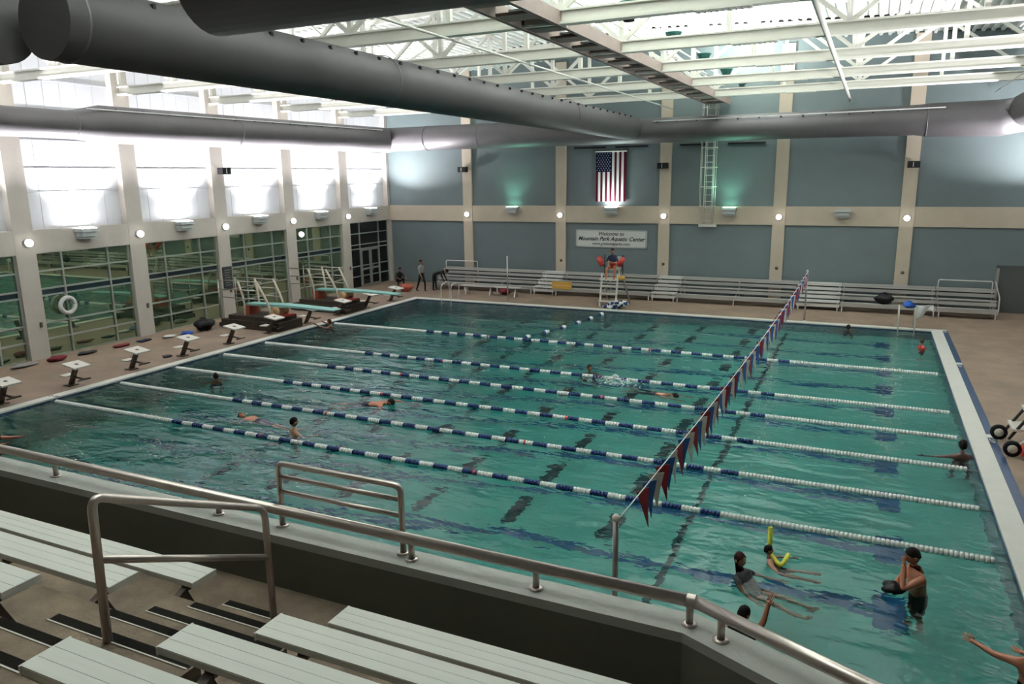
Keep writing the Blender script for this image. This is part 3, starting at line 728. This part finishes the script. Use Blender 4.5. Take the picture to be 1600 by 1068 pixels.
# ------------------------------------------------------------------ far bleachers
def bleacher(x0, x1, label, kind):
    o = thing('bleacher', ((x0+x1)/2, 25.4, DZ), label, 'bleachers', 'aluminium bleachers by the far wall')
    m_ = 'aluminium' if kind else 'alu_bright'
    for r_ in range(3):
        y = 24.55+.66*r_; z = .46+.28*r_
        B((x0, y, z-.04), (x1, y+.26, z)).build('seat_plank', m_, o)
        if r_ or not kind: B((x0, y+.05, z-.24), (x1, y+.07, z-.10)).build('riser', m_, o)
        else: B((x0, y+.02, z-.17), (x1, y+.04, z-.045)).build('riser', m_, o)
        B((x0, y+.27, z-.22), (x1, y+.64, z-.19)).build('foot_plank', m_, o)
        if not kind: B((x0, y+.02, z-.04), (x1, y+.66, z-.01)).build('tread', m_, o)
    B((x0, 26.22, .78), (x1, 26.26, 1.0)).build('back_rail', 'black', o)
    B((x0, 26.18, 1.02), (x1, 26.28, 1.10)).build('back_rail', m_, o)
    n = max(2, int((x1-x0)/1.9)+1)
    for i in range(n):
        x = x0+.08+(x1-x0-.16)*i/(n-1)
        MB().bar((x, 24.62, DZ), (x, 24.62, .44), .05, .05).build('leg', 'alu_bright', o); MB().bar((x, 26.2, DZ), (x, 26.2, 1.05), .05, .05).build('leg', 'steel', o)
        MB().bar((x, 24.62, .22), (x, 26.2, .75), .04, .04).build('brace', 'steel', o)
    return o
for a, b, kd, lb_ in ((-1.1, 4.9, 1, 'aluminium bleacher section nearest the far left corner'), (4.93, 6.1, 0, 'bright aisle section of bleachers left of the lifeguard chair'), (6.13, 11.1, 1, 'aluminium bleacher section behind the lifeguard chair'),
                      (11.13, 12.3, 0, 'bright aisle section of bleachers right of the lifeguard chair'), (12.33, 17.7, 1, 'aluminium bleacher section under the wall ladder'), (17.73, 19.5, 0, 'bright aisle section of bleachers behind the far pennant pole'),
                      (19.53, 23.2, 1, 'aluminium bleacher section holding the black bag'), (23.23, 25.4, 1, 'short bleacher section with guard rail at the far right end')):
    o = bleacher(a, b, lb_, kd)
    if a > 23:
        T(rounded([(23.3, 26.2, .9), (23.3, 26.2, 1.42), (25.3, 26.2, 1.42), (25.3, 26.2, .9)], .08), .025, 8).build('guard_rail', 'alu_bright', o)
        T(rounded([(25.4, 24.6, .4), (25.4, 24.7, .95), (25.4, 26.2, 1.42)], .08), .025, 8).build('guard_rail', 'alu_bright', o)
    if a < -1:
        T(rounded([(-1.1, 26.2, .9), (-1.1, 26.2, 1.45), (.9, 26.2, 1.45), (.9, 26.2, .9)], .08), .025, 8).build('guard_rail', 'alu_bright', o)
pd = thing('kickboard_stack', (6.8, 24.9, .7), 'yellow foam board leaning on the bleachers left of the lifeguard', 'foam board')
MB().bar((6.05, 24.52, .60), (7.1, 24.52, .60), .06, .36).build('pad', 'yellow_pad', pd)
MB().bar((6.1, 24.485, .60), (7.05, 24.485, .60), .01, .05).build('strap', 'wood', pd)
def lump(name, c, s, m_, label, cat, group=None, seed=0):
    rnd = random.Random(seed); o = thing(name, (c[0], c[1], c[2]), label, cat, group)
    q = MB(); q.sm = True; n, m2 = 14, 8; vs_ = []
    ph = [rnd.uniform(0, 6) for _ in range(6)]
    for i in range(m2+1):
        th = math.pi*i/m2
        for k_ in range(n):
            a = 2*math.pi*k_/n; d = 1+.16*math.sin(3*a+ph[0]+2*th)+.12*math.sin(5*a+ph[1])*math.sin(th)+.1*math.sin(4*th+ph[2])
            vs_.append((c[0]+math.sin(th)*math.cos(a)*s[0]*d, c[1]+math.sin(th)*math.sin(a)*s[1]*d, c[2]+s[2]+max(-1, math.cos(th)*d)*s[2]))
    q.add(vs_, [(i*n+k_, (i+1)*n+k_, (i+1)*n+(k_+1) % n, i*n+(k_+1) % n) for i in range(m2) for k_ in range(n)])
    q.build('cloth' if 'towel' in name or 'cloth' in name else 'body', m_, o)
    return o
def strap(o, c, s, m_='charcoal'):
    T([(c[0]-s[0]*.7, c[1], c[2]+s[2]*1.6)] + [(c[0]+s[0]*.7*math.sin(t_), c[1]-.02, c[2]+s[2]*(1.7+.6*math.cos(t_))) for t_ in (-.9, -.4, 0, .4, .9)] + [(c[0]+s[0]*.7, c[1], c[2]+s[2]*1.6)], .02, 6).build('strap', m_, o)
c = (21.25, 24.7, .46); strap(lump('sports_bag', c, (.34, .2, .22), 'black', 'black sports bag on the bleachers at far right', 'bag', seed=3), c, (.34, .2, .22))
c = (-3.7, 11.05, DZ); strap(lump('backpack', c, (.3, .42, .24), 'black', 'black backpack on the deck against a left window', 'bag', seed=4), c, (.3, .42, .24))
for i, (x, y, s, m_, lb_, nm) in enumerate(((-3.9, 9.5, (.2, .26, .05), 'white_cloth', 'white crumpled towel at the base of a left column', 'towel'), (-3.75, 10.2, (.2, .24, .06), 'blue_cloth', 'blue towel beside the white towel near a left column', 'towel'),
        (-4.3, 5.2, (.2, .3, .09), 'maroon', 'dark red bundle at the foot of the first left column', 'clothing'), (-4.3, 6.3, (.18, .35, .05), 'charcoal', 'dark clothes lying under the first window', 'clothing'), (-4.2, 7.6, (.15, .35, .05), 'maroon', 'maroon clothes lying under the middle of the first window', 'clothing'),
        (-4.2, 8.6, (.14, .3, .04), 'navy', 'navy clothes lying near the second left column', 'clothing'), (-4.5, 4.2, (.2, .4, .06), 'grey_cloth', 'grey clothes at the left edge under the window', 'clothing'), (-4.4, 11.9, (.22, .3, .08), 'grey_cloth', 'grey bundle on the deck left of the diving board', 'clothing'),
        (-1.2, 7.05, (.13, .16, .04), 'charcoal', 'small dark cloth beside a starting block', 'clothing'), (-1.9, 23.2, (.35, .3, .2), 'orange_red', 'red bag on the deck beside the walking person', 'bag'))):
    lump(nm if nm != 'clothing' else 'clothing_heap', (x, y, DZ), s, m_, lb_, nm, seed=10+i)
# pool ladders' grab rails at the far edge
def grab(x, label):
    o = thing('pool_ladder', (x, PF+.5, DZ), label, 'pool ladder', 'pool ladders on the far edge')
    for s_ in (-.28, .28):
        T(rounded([(x+s_, PF+.75, DZ), (x+s_, PF+.7, .92), (x+s_, PF-.08, .85), (x+s_, PF-.10, -.9)], .25, 6), .024, 8).build('grab_rail', 'block_white', o)
        MB().lathe([(.07, 0), (.07, .02), (.03, .03)], (x+s_, PF+.75, DZ), 'z', 12).build('flange', 'steel', o)
    for z in (-.25, -.55): B((x-.28, PF-.16, z), (x+.28, PF-.06, z+.03)).build('tread', 'block_white', o)
grab(1.75, 'pale pool ladder with arched grab rails at the far edge, left side')
grab(22.0, 'pale pool ladder with arched grab rails near the far right corner')
lump('towel', (22.05, PF+.3, .84), (.2, .22, .13), 'blue_cloth', 'blue towel hung on the right pool ladder', 'towel', seed=30)
tw = thing('towel', (22.55, PF+.4, .6), 'white towel draped over the right pool ladder rail', 'towel')
q = MB(); q.sm = True; nx = 10; vs_ = []
for i in range(nx+1):
    for j in range(8):
        u_, v_ = i/nx, j/7; vs_.append((22.28+.62*u_, PF+.33+.06*math.sin(9*u_+3*v_)-.03*v_, .97-.02*math.sin(7*u_)-v_*(.33+.16*math.sin(5*u_+.7))))
q.add(vs_, [(i*8+j, (i+1)*8+j, (i+1)*8+j+1, i*8+j+1) for i in range(nx) for j in range(7)])
ob = q.build('cloth', 'white_cloth', tw); md = ob.modifiers.new('s', 'SOLIDIFY'); md.thickness = .03
bn = thing('deck_bench', (3.0, 23.4, DZ), 'low bench with pale plank on the far deck at the left', 'bench')
B((1.4, 23.3, .50), (4.75, 23.6, .55)).build('plank', 'alu_bright', bn)
for x in (1.7, 3.1, 4.5):
    for s_ in (-1, 1): MB().bar((x, 23.45+s_*.2, DZ), (x, 23.45, .5), .04, .04).build('leg', 'steel', bn)
lump('sports_bag', (3.6, 24.0, DZ), (.3, .2, .16), 'maroon', 'maroon bag behind the low deck bench', 'bag', seed=41)

# ------------------------------------------------------------------ lifeguard chair
lc = thing('lifeguard_chair', (9.7, 22.7, DZ), 'tall white lifeguard chair with steps and red arm floats at the far edge', 'lifeguard chair')
cx, cyy = 9.75, 22.75
for s_ in (-.38, .38):
    MB().bar((cx+s_*1.0, cyy-.55, DZ), (cx+s_, cyy-.25, 1.55), .07, .07).build('front_post', 'white_steel', lc)
    MB().bar((cx+s_*1.5+.12, cyy+.75, DZ), (cx+s_, cyy+.3, 1.6), .06, .06).build('rear_post', 'steel', lc)
    MB().bar((cx+s_*1.15, cyy+.3, 1.5), (cx+s_*1.15, cyy+.3, 2.38), .04, .04).build('arm_post', 'charcoal', lc)
    MB().bar((cx+s_*1.15, cyy-.2, 1.9), (cx+s_*1.15, cyy+.3, 1.9), .05, .05).build('armrest', 'charcoal', lc)
    MB().tube([(cx+s_*1.05, cyy-.25, 1.92), (cx+s_*1.3, cyy-.18, 2.12), (cx+s_*1.62, cyy-.1, 2.28)], [.10, .13, .11], 10).build('rescue_tube', 'red', lc)
for i, z in enumerate((.28, .62, .96)): B((cx-.42, cyy-.62+.1*i, z), (cx+.42, cyy-.42+.1*i, z+.06)).build('step', 'block_white', lc)
B((cx-.45, cyy-.45, 1.26), (cx+.45, cyy+.3, 1.33)).build('foot_platform', 'block_white', lc)
B((cx-.32, cyy-.02, 1.70), (cx+.32, cyy+.38, 1.76)).build('seat', 'block_white', lc)
B((cx-.32, cyy+.36, 1.76), (cx+.32, cyy+.41, 2.3)).build('backrest', 'block_white', lc)
for s_ in (-.3, .3): MB().bar((cx+s_, cyy+.2, 1.33), (cx+s_, cyy+.2, 1.7), .05, .05).build('seat_post', 'white_steel', lc)
MB().ball((cx+.52, cyy-.2, 1.38), .16, 10, 6, (1.3, 1, .7)).build('rescue_pack', 'yellow_pad', lc)
hp = thing('coiled_lane_rope', (10.25, 22.05, DZ), 'heap of coiled blue and white lane rope at the foot of the lifeguard chair', 'rope coil')
for t_ in range(5):
    c0 = V((10.2+.12*t_-.2, 21.88+.05*(t_ % 2), DZ+.07+.05*t_)); pts = [c0+V((.34*math.cos(a+t_), .2*math.sin(a+t_), .05*math.sin(2*a))) for a in [2*math.pi*i/10 for i in range(11)]]
    for i in range(10): T([pts[i], pts[i+1]], .055, 7).build('float_block', 'rope_white' if (i+t_) % 2 else 'rope_blue', hp)
# mobile chair at right edge
mc = thing('mobile_lifeguard_stand', (24.4, 7.6, DZ), 'wheeled stand with white steps and red moulded base on the right deck', 'lifeguard stand')
def wheel(c, r_):
    o = MB().lathe([(0, -.05), (r_*.5, -.05), (r_*.5, -.03), (r_*.62, -.04), (r_, -.04), (r_, .04), (r_*.62, .04), (r_*.5, .03), (r_*.5, .05), (0, .05)], c, 'y', 18).build('wheel', 'black', mc)
    MB().lathe([(0, -.055), (r_*.55, -.052), (r_*.55, .052), (0, .055)], c, 'y', 14).build('hub', 'cream', o)
for c in ((23.72, 7.2, DZ+.17), (23.62, 8.35, DZ+.16), (25.2, 7.2, DZ+.17), (25.2, 8.35, DZ+.17)): wheel(c, .17)
MB().add([(23.85, 7.0, DZ+.08), (25.5, 7.0, DZ+.08), (25.5, 7.75, DZ+.08), (23.95, 7.75, DZ+.08), (24.1, 7.1, .55), (25.45, 7.05, .75), (25.45, 7.7, .75), (24.15, 7.65, .58)],
         [(0, 3, 2, 1), (4, 5, 6, 7), (0, 1, 5, 4), (1, 2, 6, 5), (2, 3, 7, 6), (3, 0, 4, 7)]).build('base_tub', 'red', mc)
for y in (7.75, 8.35):
    MB().bar((23.72, y, DZ+.2), (24.75, y+.1, 2.0), .05, .05).build('side_rail', 'charcoal', mc)
    MB().bar((25.2, y, DZ+.2), (24.75, y+.1, 2.0), .05, .05).build('rear_rail', 'charcoal', mc)
for i in range(4):
    x = 23.9+.22*i; z = .48+.38*i; MB().bar((x, 7.72, z), (x, 8.42, z), .26, .05).build('step', 'block_white', mc)
MB().box((24.55, 7.7, 1.95), (25.05, 8.5, 2.02)).build('seat', 'block_white', mc)
MB().bar((23.75, 7.2, .25), (24.15, 7.2, .62), .04, .04).build('handle', 'cream', mc)
mc.location += V((-.17, .05, 0))

# ------------------------------------------------------------------ people
def person(label, pel, yaw, P, skin='skin_tan', hair='hair_black', H=1.72, cloth=None, hairstyle='short', name='person', fingers=True, head_at=None):
    """P: local direction vectors (x right, y facing, z up) for tor, fr, head, ua/fa/th/sh with l,r"""
    s = H/1.75; cloth = cloth or {}
    def D(k, d): return V(P.get(k, d)).normalized()
    tor, fr = D('tor', (0, 0, 1)), D('fr', (0, 1, 0)); rgt = fr.cross(tor).normalized(); fr = tor.cross(rgt).normalized()
    J = {'pel': V((0, 0, 0))}; J['wai'] = tor*.17*s; J['che'] = tor*.34*s; J['nek'] = tor*.50*s
    hd = D('head', tor); J['hea'] = J['nek']+hd*.09*s
    bones = [('pel', 'wai', 'hip'), ('wai', 'che', 'torso'), ('che', 'nek', 'torso'), ('nek', 'hea', 'neck')]
    rad = {'pel': .125, 'wai': .115, 'che': .13, 'nek': .058, 'hea': .055}
    for sd, sg_ in (('l', -1), ('r', 1)):
        J['so'+sd] = J['che']+tor*.09*s+rgt*sg_*.175*s; J['el'+sd] = J['so'+sd]+D('ua_'+sd, -tor)*.29*s; J['wr'+sd] = J['el'+sd]+D('fa_'+sd, P.get('ua_'+sd, -tor))*.25*s
        J['pa'+sd] = J['wr'+sd]+D('fa_'+sd, P.get('ua_'+sd, -tor))*.08*s
        J['hi'+sd] = -tor*.05*s+rgt*sg_*.09*s; J['kn'+sd] = J['hi'+sd]+D('th_'+sd, -tor)*.43*s; J['an'+sd] = J['kn'+sd]+D('sh_'+sd, P.get('th_'+sd, -tor))*.42*s
        fd = D('ft_'+sd, fr); J['to'+sd] = J['an'+sd]+fd*.17*s-V((0, 0, .04*s))*(1 if abs(D('sh_'+sd, -tor).z) > .6 else 0)
        bones += [('che', 'so'+sd, 'torso'), ('so'+sd, 'el'+sd, 'uarm'), ('el'+sd, 'wr'+sd, 'farm'), ('wr'+sd, 'pa'+sd, 'hand'), ('pel', 'hi'+sd, 'hip'), ('hi'+sd, 'kn'+sd, 'thigh'), ('kn'+sd, 'an'+sd, 'shin'), ('an'+sd, 'to'+sd, 'foot')]
        rad.update({'so'+sd: .068, 'el'+sd: .044, 'wr'+sd: .032, 'pa'+sd: .036, 'hi'+sd: .095, 'kn'+sd: .06, 'an'+sd: .04, 'to'+sd: .032})
    keys = list(J); me = bpy.data.meshes.new('skel'); me.from_pydata([J[k] for k in keys], [(keys.index(a), keys.index(b)) for a, b, _ in bones], [])
    ob = bpy.data.objects.new('skel', me); COL.objects.link(ob)
    ob.modifiers.new('k', 'SKIN'); sb = ob.modifiers.new('s', 'SUBSURF'); sb.levels = 2; sb.render_levels = 2
    sv = me.skin_vertices[0].data
    for i, k in enumerate(keys): sv[i].radius = (rad[k]*s,)*2; sv[i].use_root = (k == 'pel')
    dg = bpy.context.evaluated_depsgraph_get(); ev = ob.evaluated_get(dg).to_mesh()
    q = MB(); q.sm = True; mats = [skin]
    def slot(m_):
        if m_ not in mats: mats.append(m_)
        return mats.index(m_)
    def segd(p_, a, b):
        ab = b-a; t_ = max(0, min(1, (p_-a).dot(ab)/max(ab.length_squared, 1e-9))); return (p_-a-ab*t_).length
    vs_ = [v.co.copy() for v in ev.vertices]; n0 = len(q.v); q.v += vs_
    rr = {'hip': .12, 'torso': .13, 'thigh': .08, 'shin': .05, 'uarm': .055, 'farm': .04, 'hand': .035, 'neck': .055, 'foot': .035}
    for f_ in ev.polygons:
        c_ = f_.center; best = min(bones, key=lambda b_: segd(c_, J[b_[0]], J[b_[1]])-rr[b_[2]]*s)
        q.f.append(list(f_.vertices)); q.smooth.append(True); q.mi.append(slot(cloth[best[2]]) if best[2] in cloth else 0)
    ob.evaluated_get(dg).to_mesh_clear(); bpy.data.objects.remove(ob); bpy.data.meshes.remove(me)
    # head: shaped ovoid with jaw, nose, ears, eyes
    q.cur = 0; hc = J['nek']+hd*.20*s; look = D('look', fr); look = (look-hd*look.dot(hd)).normalized(); hr_ = look.cross(hd).normalized()
    Rm = Matrix((hr_, look, hd)).transposed()
    n, m2 = 16, 12; vs_ = []
    for i in range(m2+1):
        th = math.pi*i/m2; ct_, st_ = math.cos(th), math.sin(th)
        for k_ in range(n):
            a = 2*math.pi*k_/n; x, y, z = st_*math.cos(a)*.077, st_*math.sin(a)*.097, ct_*.118
            if z < 0: x *= 1+z*2.2; y = y*(1+z*1.6)+(.012 if y > 0 else .0)
            if y > .06 and abs(x) < .03 and -.045 < z < .02: y += .016*(1-abs(x)/.03)
            if y > .05 and .012 < abs(x) < .05 and .0 < z < .03: y -= .006
            vs_.append(hc+Rm @ V((x, y, z))*s)
    q.sm = True; q.add(vs_, [(i*n+k_, (i+1)*n+k_, (i+1)*n+(k_+1) % n, i*n+(k_+1) % n) for i in range(m2) for k_ in range(n)])
    for sg_ in (-1, 1): q.ball(hc+Rm @ V((sg_*.08, -.005, -.01))*s, .026*s, 8, 5, (.45, .9, 1.2), Rm)
    q.cur = slot('eye')
    for sg_ in (-1, 1): q.ball(hc+Rm @ V((sg_*.030, .084, .012))*s, .012*s, 6, 4)
    q.cur = slot('maroon'); q.ball(hc+Rm @ V((0, .080, -.058))*s, .02*s, 6, 4, (1.2, .4, .3), Rm); q.cur = 0
    if fingers:
        for sd, sg_ in (('l', -1), ('r', 1)):
            d_ = (J['pa'+sd]-J['wr'+sd]).normalized(); w_ = d_.cross(fr if abs(d_.dot(fr)) < .9 else tor).normalized(); nn = w_.cross(d_)
            for j in range(4):
                l_ = (.072, .082, .076, .06)[j]*s; b0 = J['pa'+sd]+w_*(j-1.5)*.02*s; q.tube([b0-d_*.02*s, b0+d_*.03*s+w_*(j-1.5)*.004, b0+d_*(.03+.5*l_)*1+nn*.008*s+w_*(j-1.5)*.008, b0+d_*(.03*s+l_)+nn*.022*s+w_*(j-1.5)*.01], [.0095*s, .009*s, .008*s, .006*s], 6)
            b0 = J['wr'+sd]+d_*.035*s-w_*.025*s; q.tube([b0, b0+(d_*.6-w_*.8)*.04*s, b0+(d_*.9-w_*.6)*.075*s], [.012*s, .010*s, .007*s], 6)
    if head_at: pel = V(head_at)-Matrix.Rotation(yaw, 3, 'Z') @ hc
    o = thing(name, (0, 0, 0), label, 'person'); o.location = pel; o.rotation_euler = (0, 0, yaw)
    link('body', q.mesh('body', mats), o)
    h_ = MB(); h_.sm = True; vs_ = []; n, m2 = 16, 9
    ln = {'short': .62, 'bob': .80, 'long': 1.0}[hairstyle]
    for i in range(m2+1):
        for k_ in range(n):
            a = 2*math.pi*k_/n; back = max(0, -math.sin(a)); side = abs(math.cos(a))
            lim = math.pi*(.30+.28*back*ln*1.25+.16*side*ln+ (.0 if math.sin(a) > .5 else .05)); th = lim*i/m2
            r_ = 1.10+.02*math.sin(5*a+i)
            x, y, z = math.sin(th)*math.cos(a)*.077*r_, math.sin(th)*math.sin(a)*.097*r_, math.cos(th)*.118*r_
            if hairstyle == 'long' and math.sin(a) < .25 and i == m2: z -= .16*(.4+back)
            vs_.append(hc+Rm @ V((x, y, z))*s)
    h_.add(vs_, [(i*n+k_, (i+1)*n+k_, (i+1)*n+(k_+1) % n, i*n+(k_+1) % n) for i in range(m2) for k_ in range(n)])
    ho = link('hair', h_.mesh('hair', hair), o); md = ho.modifiers.new('t', 'SOLIDIFY'); md.thickness = .014*s; md.offset = -1
    return o, J
def yaw_to(dx, dy): return math.atan2(-dx, dy)     # facing direction -> rotation about z
UPR = {'th_l': (-.1, .25, -1), 'th_r': (.1, -.1, -1), 'sh_l': (0, -.2, -1), 'sh_r': (0, -.2, -1), 'ua_l': (-.5, .5, -.8), 'ua_r': (.5, .5, -.8), 'fa_l': (-.2, 1, .1), 'fa_r': (.2, 1, .1)}
def prone(**k):
    d = {'tor': (0, 1, .06), 'fr': (0, .06, -1), 'head': (0, 1, .35), 'look': (0, 1, -.3), 'ua_l': (-.35, 1, .1), 'fa_l': (.1, 1, -.1), 'ua_r': (.5, .2, -.5), 'fa_r': (.1, -.6, -.5), 'th_l': (-.1, -1, -.1), 'th_r': (.1, -1, -.25), 'ft_l': (0, -1, -.2), 'ft_r': (0, -1, -.2)}
    d.update(k); return d
PI = math.pi
DK = {'hip': 'navy', 'thigh': 'navy'}
person('swimmer showing only a dark head near the left end of the pool', None, 1.0, UPR, 'skin_brown', cloth=DK, head_at=(2.59, 5.6, .10))
person('bather with dark hair and bare back standing between near lane ropes at left', None, yaw_to(.5, .9), UPR, 'skin_tan', cloth=DK, head_at=(8.25, 2.62, .27))
person('swimmer floating on the back with reddish hair at near left', (6.75, 3.05, -.10), yaw_to(-1, .1), prone(tor=(0, 1, .1), fr=(0, 0, 1), head=(0, 1, .2), look=(0, .3, 1), ua_l=(-.6, .3, -.3), ua_r=(.6, .3, -.3), fa_l=(-.4, .2, -.2), fa_r=(.4, .2, -.2)), 'skin_red', 'hair_red', cloth=DK)
person('bare backed swimmer doing the crawl at mid left, back above the water', (8.45, 5.25, -.06), yaw_to(.9, .35), prone(tor=(0, 1, .10)), 'skin_red', cloth=DK)
person('dark haired swimmer with face towards the camera beside a middle lane rope', None, yaw_to(.6, -.8), UPR, 'skin_brown', cloth=DK, head_at=(12.89, 10.81, .12))
person('swimmer stretched out at the surface behind a white splash', (15.3, 9.35, -.1), yaw_to(.9, -.25), prone(ua_l=(-.2, 1, .1), ua_r=(.2, 1, .1), fa_l=(0, 1, 0), fa_r=(0, 1, 0)), 'skin_tan', cloth=DK)
person('person with brown shoulders holding on to the left pool edge by the far lane rope', (.42, 13.82, -.48), yaw_to(-1, .05), dict(UPR, ua_l=(-.4, .9, .3), fa_l=(.1, 1, .3), ua_r=(.4, .9, .3), fa_r=(-.1, 1, .3)), 'skin_brown', 'hair_brown', cloth=DK)
person('swimmer with dark hair resting at the far pool edge on the right', (20.0, 20.75, -.6), yaw_to(0, 1), UPR, 'skin_brown', cloth=DK)
person('child in a red swimsuit standing in the far right corner of the pool', (22.4, 18.25, -.28), yaw_to(.6, .5), UPR, 'skin_brown', 'hair_brown', H=1.25, cloth={'hip': 'red', 'torso': 'red'})
person('dark haired bather leaning on the right pool edge with an arm stretched over the water', None, yaw_to(-.3, .9), dict(UPR, ua_l=(-1, .1, -.12), fa_l=(-1, .15, -.05), ua_r=(.5, -.2, -.8), fa_r=(.3, .2, -.9)), 'skin_dark', hairstyle='bob', cloth={'hip': 'maroon'}, head_at=(22.62, 6.96, .27))
person('woman with long dark hair floating backwards in the near shallow water', None, yaw_to(.85, -.3), prone(tor=(0, -.5, .86), fr=(0, .86, .5), head=(0, -.1, 1), look=(.3, 1, .1), ua_l=(-.6, .5, -.6), ua_r=(.5, .6, -.6), fa_l=(-.3, 1, -.1), fa_r=(.3, 1, -.1), th_l=(-.1, 1, .05), th_r=(.1, 1, .0), sh_l=(0, 1, .0), sh_r=(0, 1, -.05), ft_l=(0, .6, .8), ft_r=(0, .6, .8)), 'skin_tan', 'hair_red', H=1.66, hairstyle='long', cloth={'hip': 'charcoal', 'torso': 'charcoal'}, head_at=(19.09, .05, .27))
person('child with dark hair floating on a yellow pool noodle', None, yaw_to(.9, .05), prone(tor=(0, -.5, .85), fr=(0, .85, .5), head=(0, -.1, 1), look=(-.3, 1, .1), ua_l=(-.7, .6, -.3), ua_r=(.7, .6, -.3), fa_l=(-.2, 1, 0), fa_r=(.2, 1, 0), th_l=(-.1, 1, 0), th_r=(.1, 1, 0)), 'skin_tan', 'hair_black', H=1.2, cloth={'hip': 'navy'}, head_at=(19.43, .66, .2))
person('bare chested man standing in the shallow water with a hand at his face', None, yaw_to(-.8, -.3), dict(UPR, tor=(0, .14, 1), head=(0, .3, 1), ua_l=(-.1, .75, -.35), fa_l=(.5, -.2, .9), ua_r=(.1, .5, -.85), fa_r=(-.75, .65, .05), th_l=(-.1, .1, -1), th_r=(.1, .05, -1)), 'skin_red', 'hair_black', H=1.86, cloth={'hip': 'charcoal', 'thigh': 'charcoal'}, head_at=(21.41, .62, .54))
person('bather in a dark top with one arm raised, just beyond the handrail', None, yaw_to(.55, .8), dict(UPR, ua_r=(.30, .25, .75), fa_r=(.05, .25, 1), ua_l=(-.6, .2, -.7)), 'skin_red', 'hair_black', H=1.6, hairstyle='bob', cloth={'hip': 'black', 'torso': 'black', 'thigh': 'black'}, head_at=(19.38, -1.54, .34))
person('person in dark swimwear at the lower right corner reaching an arm out', None, yaw_to(-.5, .85), dict(UPR, ua_l=(-.5, .75, -.1), fa_l=(-.45, 1, .12), ua_r=(.5, .6, -.6), fa_r=(-.2, 1, -.1), tor=(0, .05, 1)), 'skin_red', 'hair_black', H=1.6, hairstyle='bob', cloth={'hip': 'black', 'thigh': 'black'}, head_at=(22.62, -1.05, .5))
person('bather at the left edge with an arm resting forward over the water', None, yaw_to(.9, .3), dict(UPR, ua_l=(-.3, 1, -.1), fa_l=(.1, 1, .15), ua_r=(.3, 1, -.2), fa_r=(0, 1, .2)), 'skin_red', 'hair_brown', cloth={'hip': 'navy', 'torso': 'navy'}, head_at=(2.25, -.9, .4))
lump('swim_float', (21.18, .44, -.01), (.14, .13, .09), 'black', 'dark float held against the belly of the bare chested man', 'swim float', seed=77)
# pedestrians
person('person in a grey shirt and black trousers walking on the far left deck', (-1.15, 23.6, .93), yaw_to(.9, -.2), {'th_l': (-.05, .4, -1), 'sh_l': (0, -.05, -1), 'th_r': (.05, -.3, -1), 'sh_r': (0, -.45, -1), 'ua_l': (-.25, -.3, -1), 'ua_r': (.25, .35, -1), 'fa_l': (0, .1, -1), 'fa_r': (0, .6, -1)}, 'skin_brown', cloth={'hip': 'black', 'thigh': 'black', 'shin': 'black', 'torso': 'grey_cloth', 'uarm': 'grey_cloth', 'foot': 'black'})
person('person in black bending over the bleachers at the far left', (-.62, 24.15, .93), yaw_to(1, .15), {'tor': (0, 1, .35), 'fr': (0, .35, -1), 'head': (0, 1, .1), 'look': (0, .6, -1), 'ua_l': (-.1, .3, -1), 'ua_r': (.1, .3, -1), 'fa_l': (0, .5, -1), 'fa_r': (0, .5, -1), 'th_l': (-.05, .05, -1), 'th_r': (.05, -.05, -1), 'ft_l': (0, 1, 0), 'ft_r': (0, 1, 0)}, 'skin_brown', cloth={k_: 'black' for k_ in ('hip', 'thigh', 'shin', 'torso', 'uarm', 'farm', 'foot')})
person('person in black crouching on the deck in the far left corner', (-3.75, 25.3, .30), yaw_to(.8, -.5), {'tor': (0, .35, 1), 'th_l': (-.2, 1, .45), 'sh_l': (0, -.25, -1), 'th_r': (.2, 1, .45), 'sh_r': (0, -.25, -1), 'ua_l': (-.2, .7, -.7), 'ua_r': (.2, .7, -.7), 'fa_l': (.1, 1, -.2), 'fa_r': (-.1, 1, -.2)}, 'skin_brown', cloth={k_: 'black' for k_ in ('hip', 'thigh', 'shin', 'torso', 'uarm', 'foot')})
person('lifeguard in a dark shirt sitting cross-armed on the tall chair', (cx, cyy+.12, 1.88), yaw_to(.1, -1), {'tor': (0, .05, 1), 'th_l': (-.25, 1, -.08), 'sh_l': (0, .1, -1), 'th_r': (.25, 1, -.08), 'sh_r': (0, .1, -1), 'ua_l': (-.35, .4, -.9), 'ua_r': (.35, .4, -.9), 'fa_l': (.8, .6, .0), 'fa_r': (-.8, .6, .05)}, 'skin_red', cloth={'torso': 'navy', 'uarm': 'navy', 'hip': 'red'})
# noodle, splash
nd = thing('pool_noodle', (19.45, .75, 0), 'bright yellow foam noodle standing out of the water behind the child', 'pool noodle')
T(rounded([(19.42, .86, .50), (19.44, .80, .08), (19.64, .52, .02), (19.72, .80, .12)], .12, 5), .035, 10).build('tube', 'noodle', nd)
sp_ = MB(); rnd = random.Random(5)
for i in range(150):
    a, r_ = rnd.uniform(0, 6.28), abs(rnd.gauss(0, .33)); x = 14.05+r_*math.cos(a)*1.5; y = 9.75+r_*math.sin(a)*.5
    sp_.ball((x, y, rnd.uniform(0, .28)*max(0, 1-r_)), rnd.uniform(.012, .05)*max(.4, 1-r_), 6, 4, (1.3, 1.2, .7))
tag(sp_.build('splash', 'foam'), 'white water splash beside a middle lane rope', 'splash', kind='stuff')
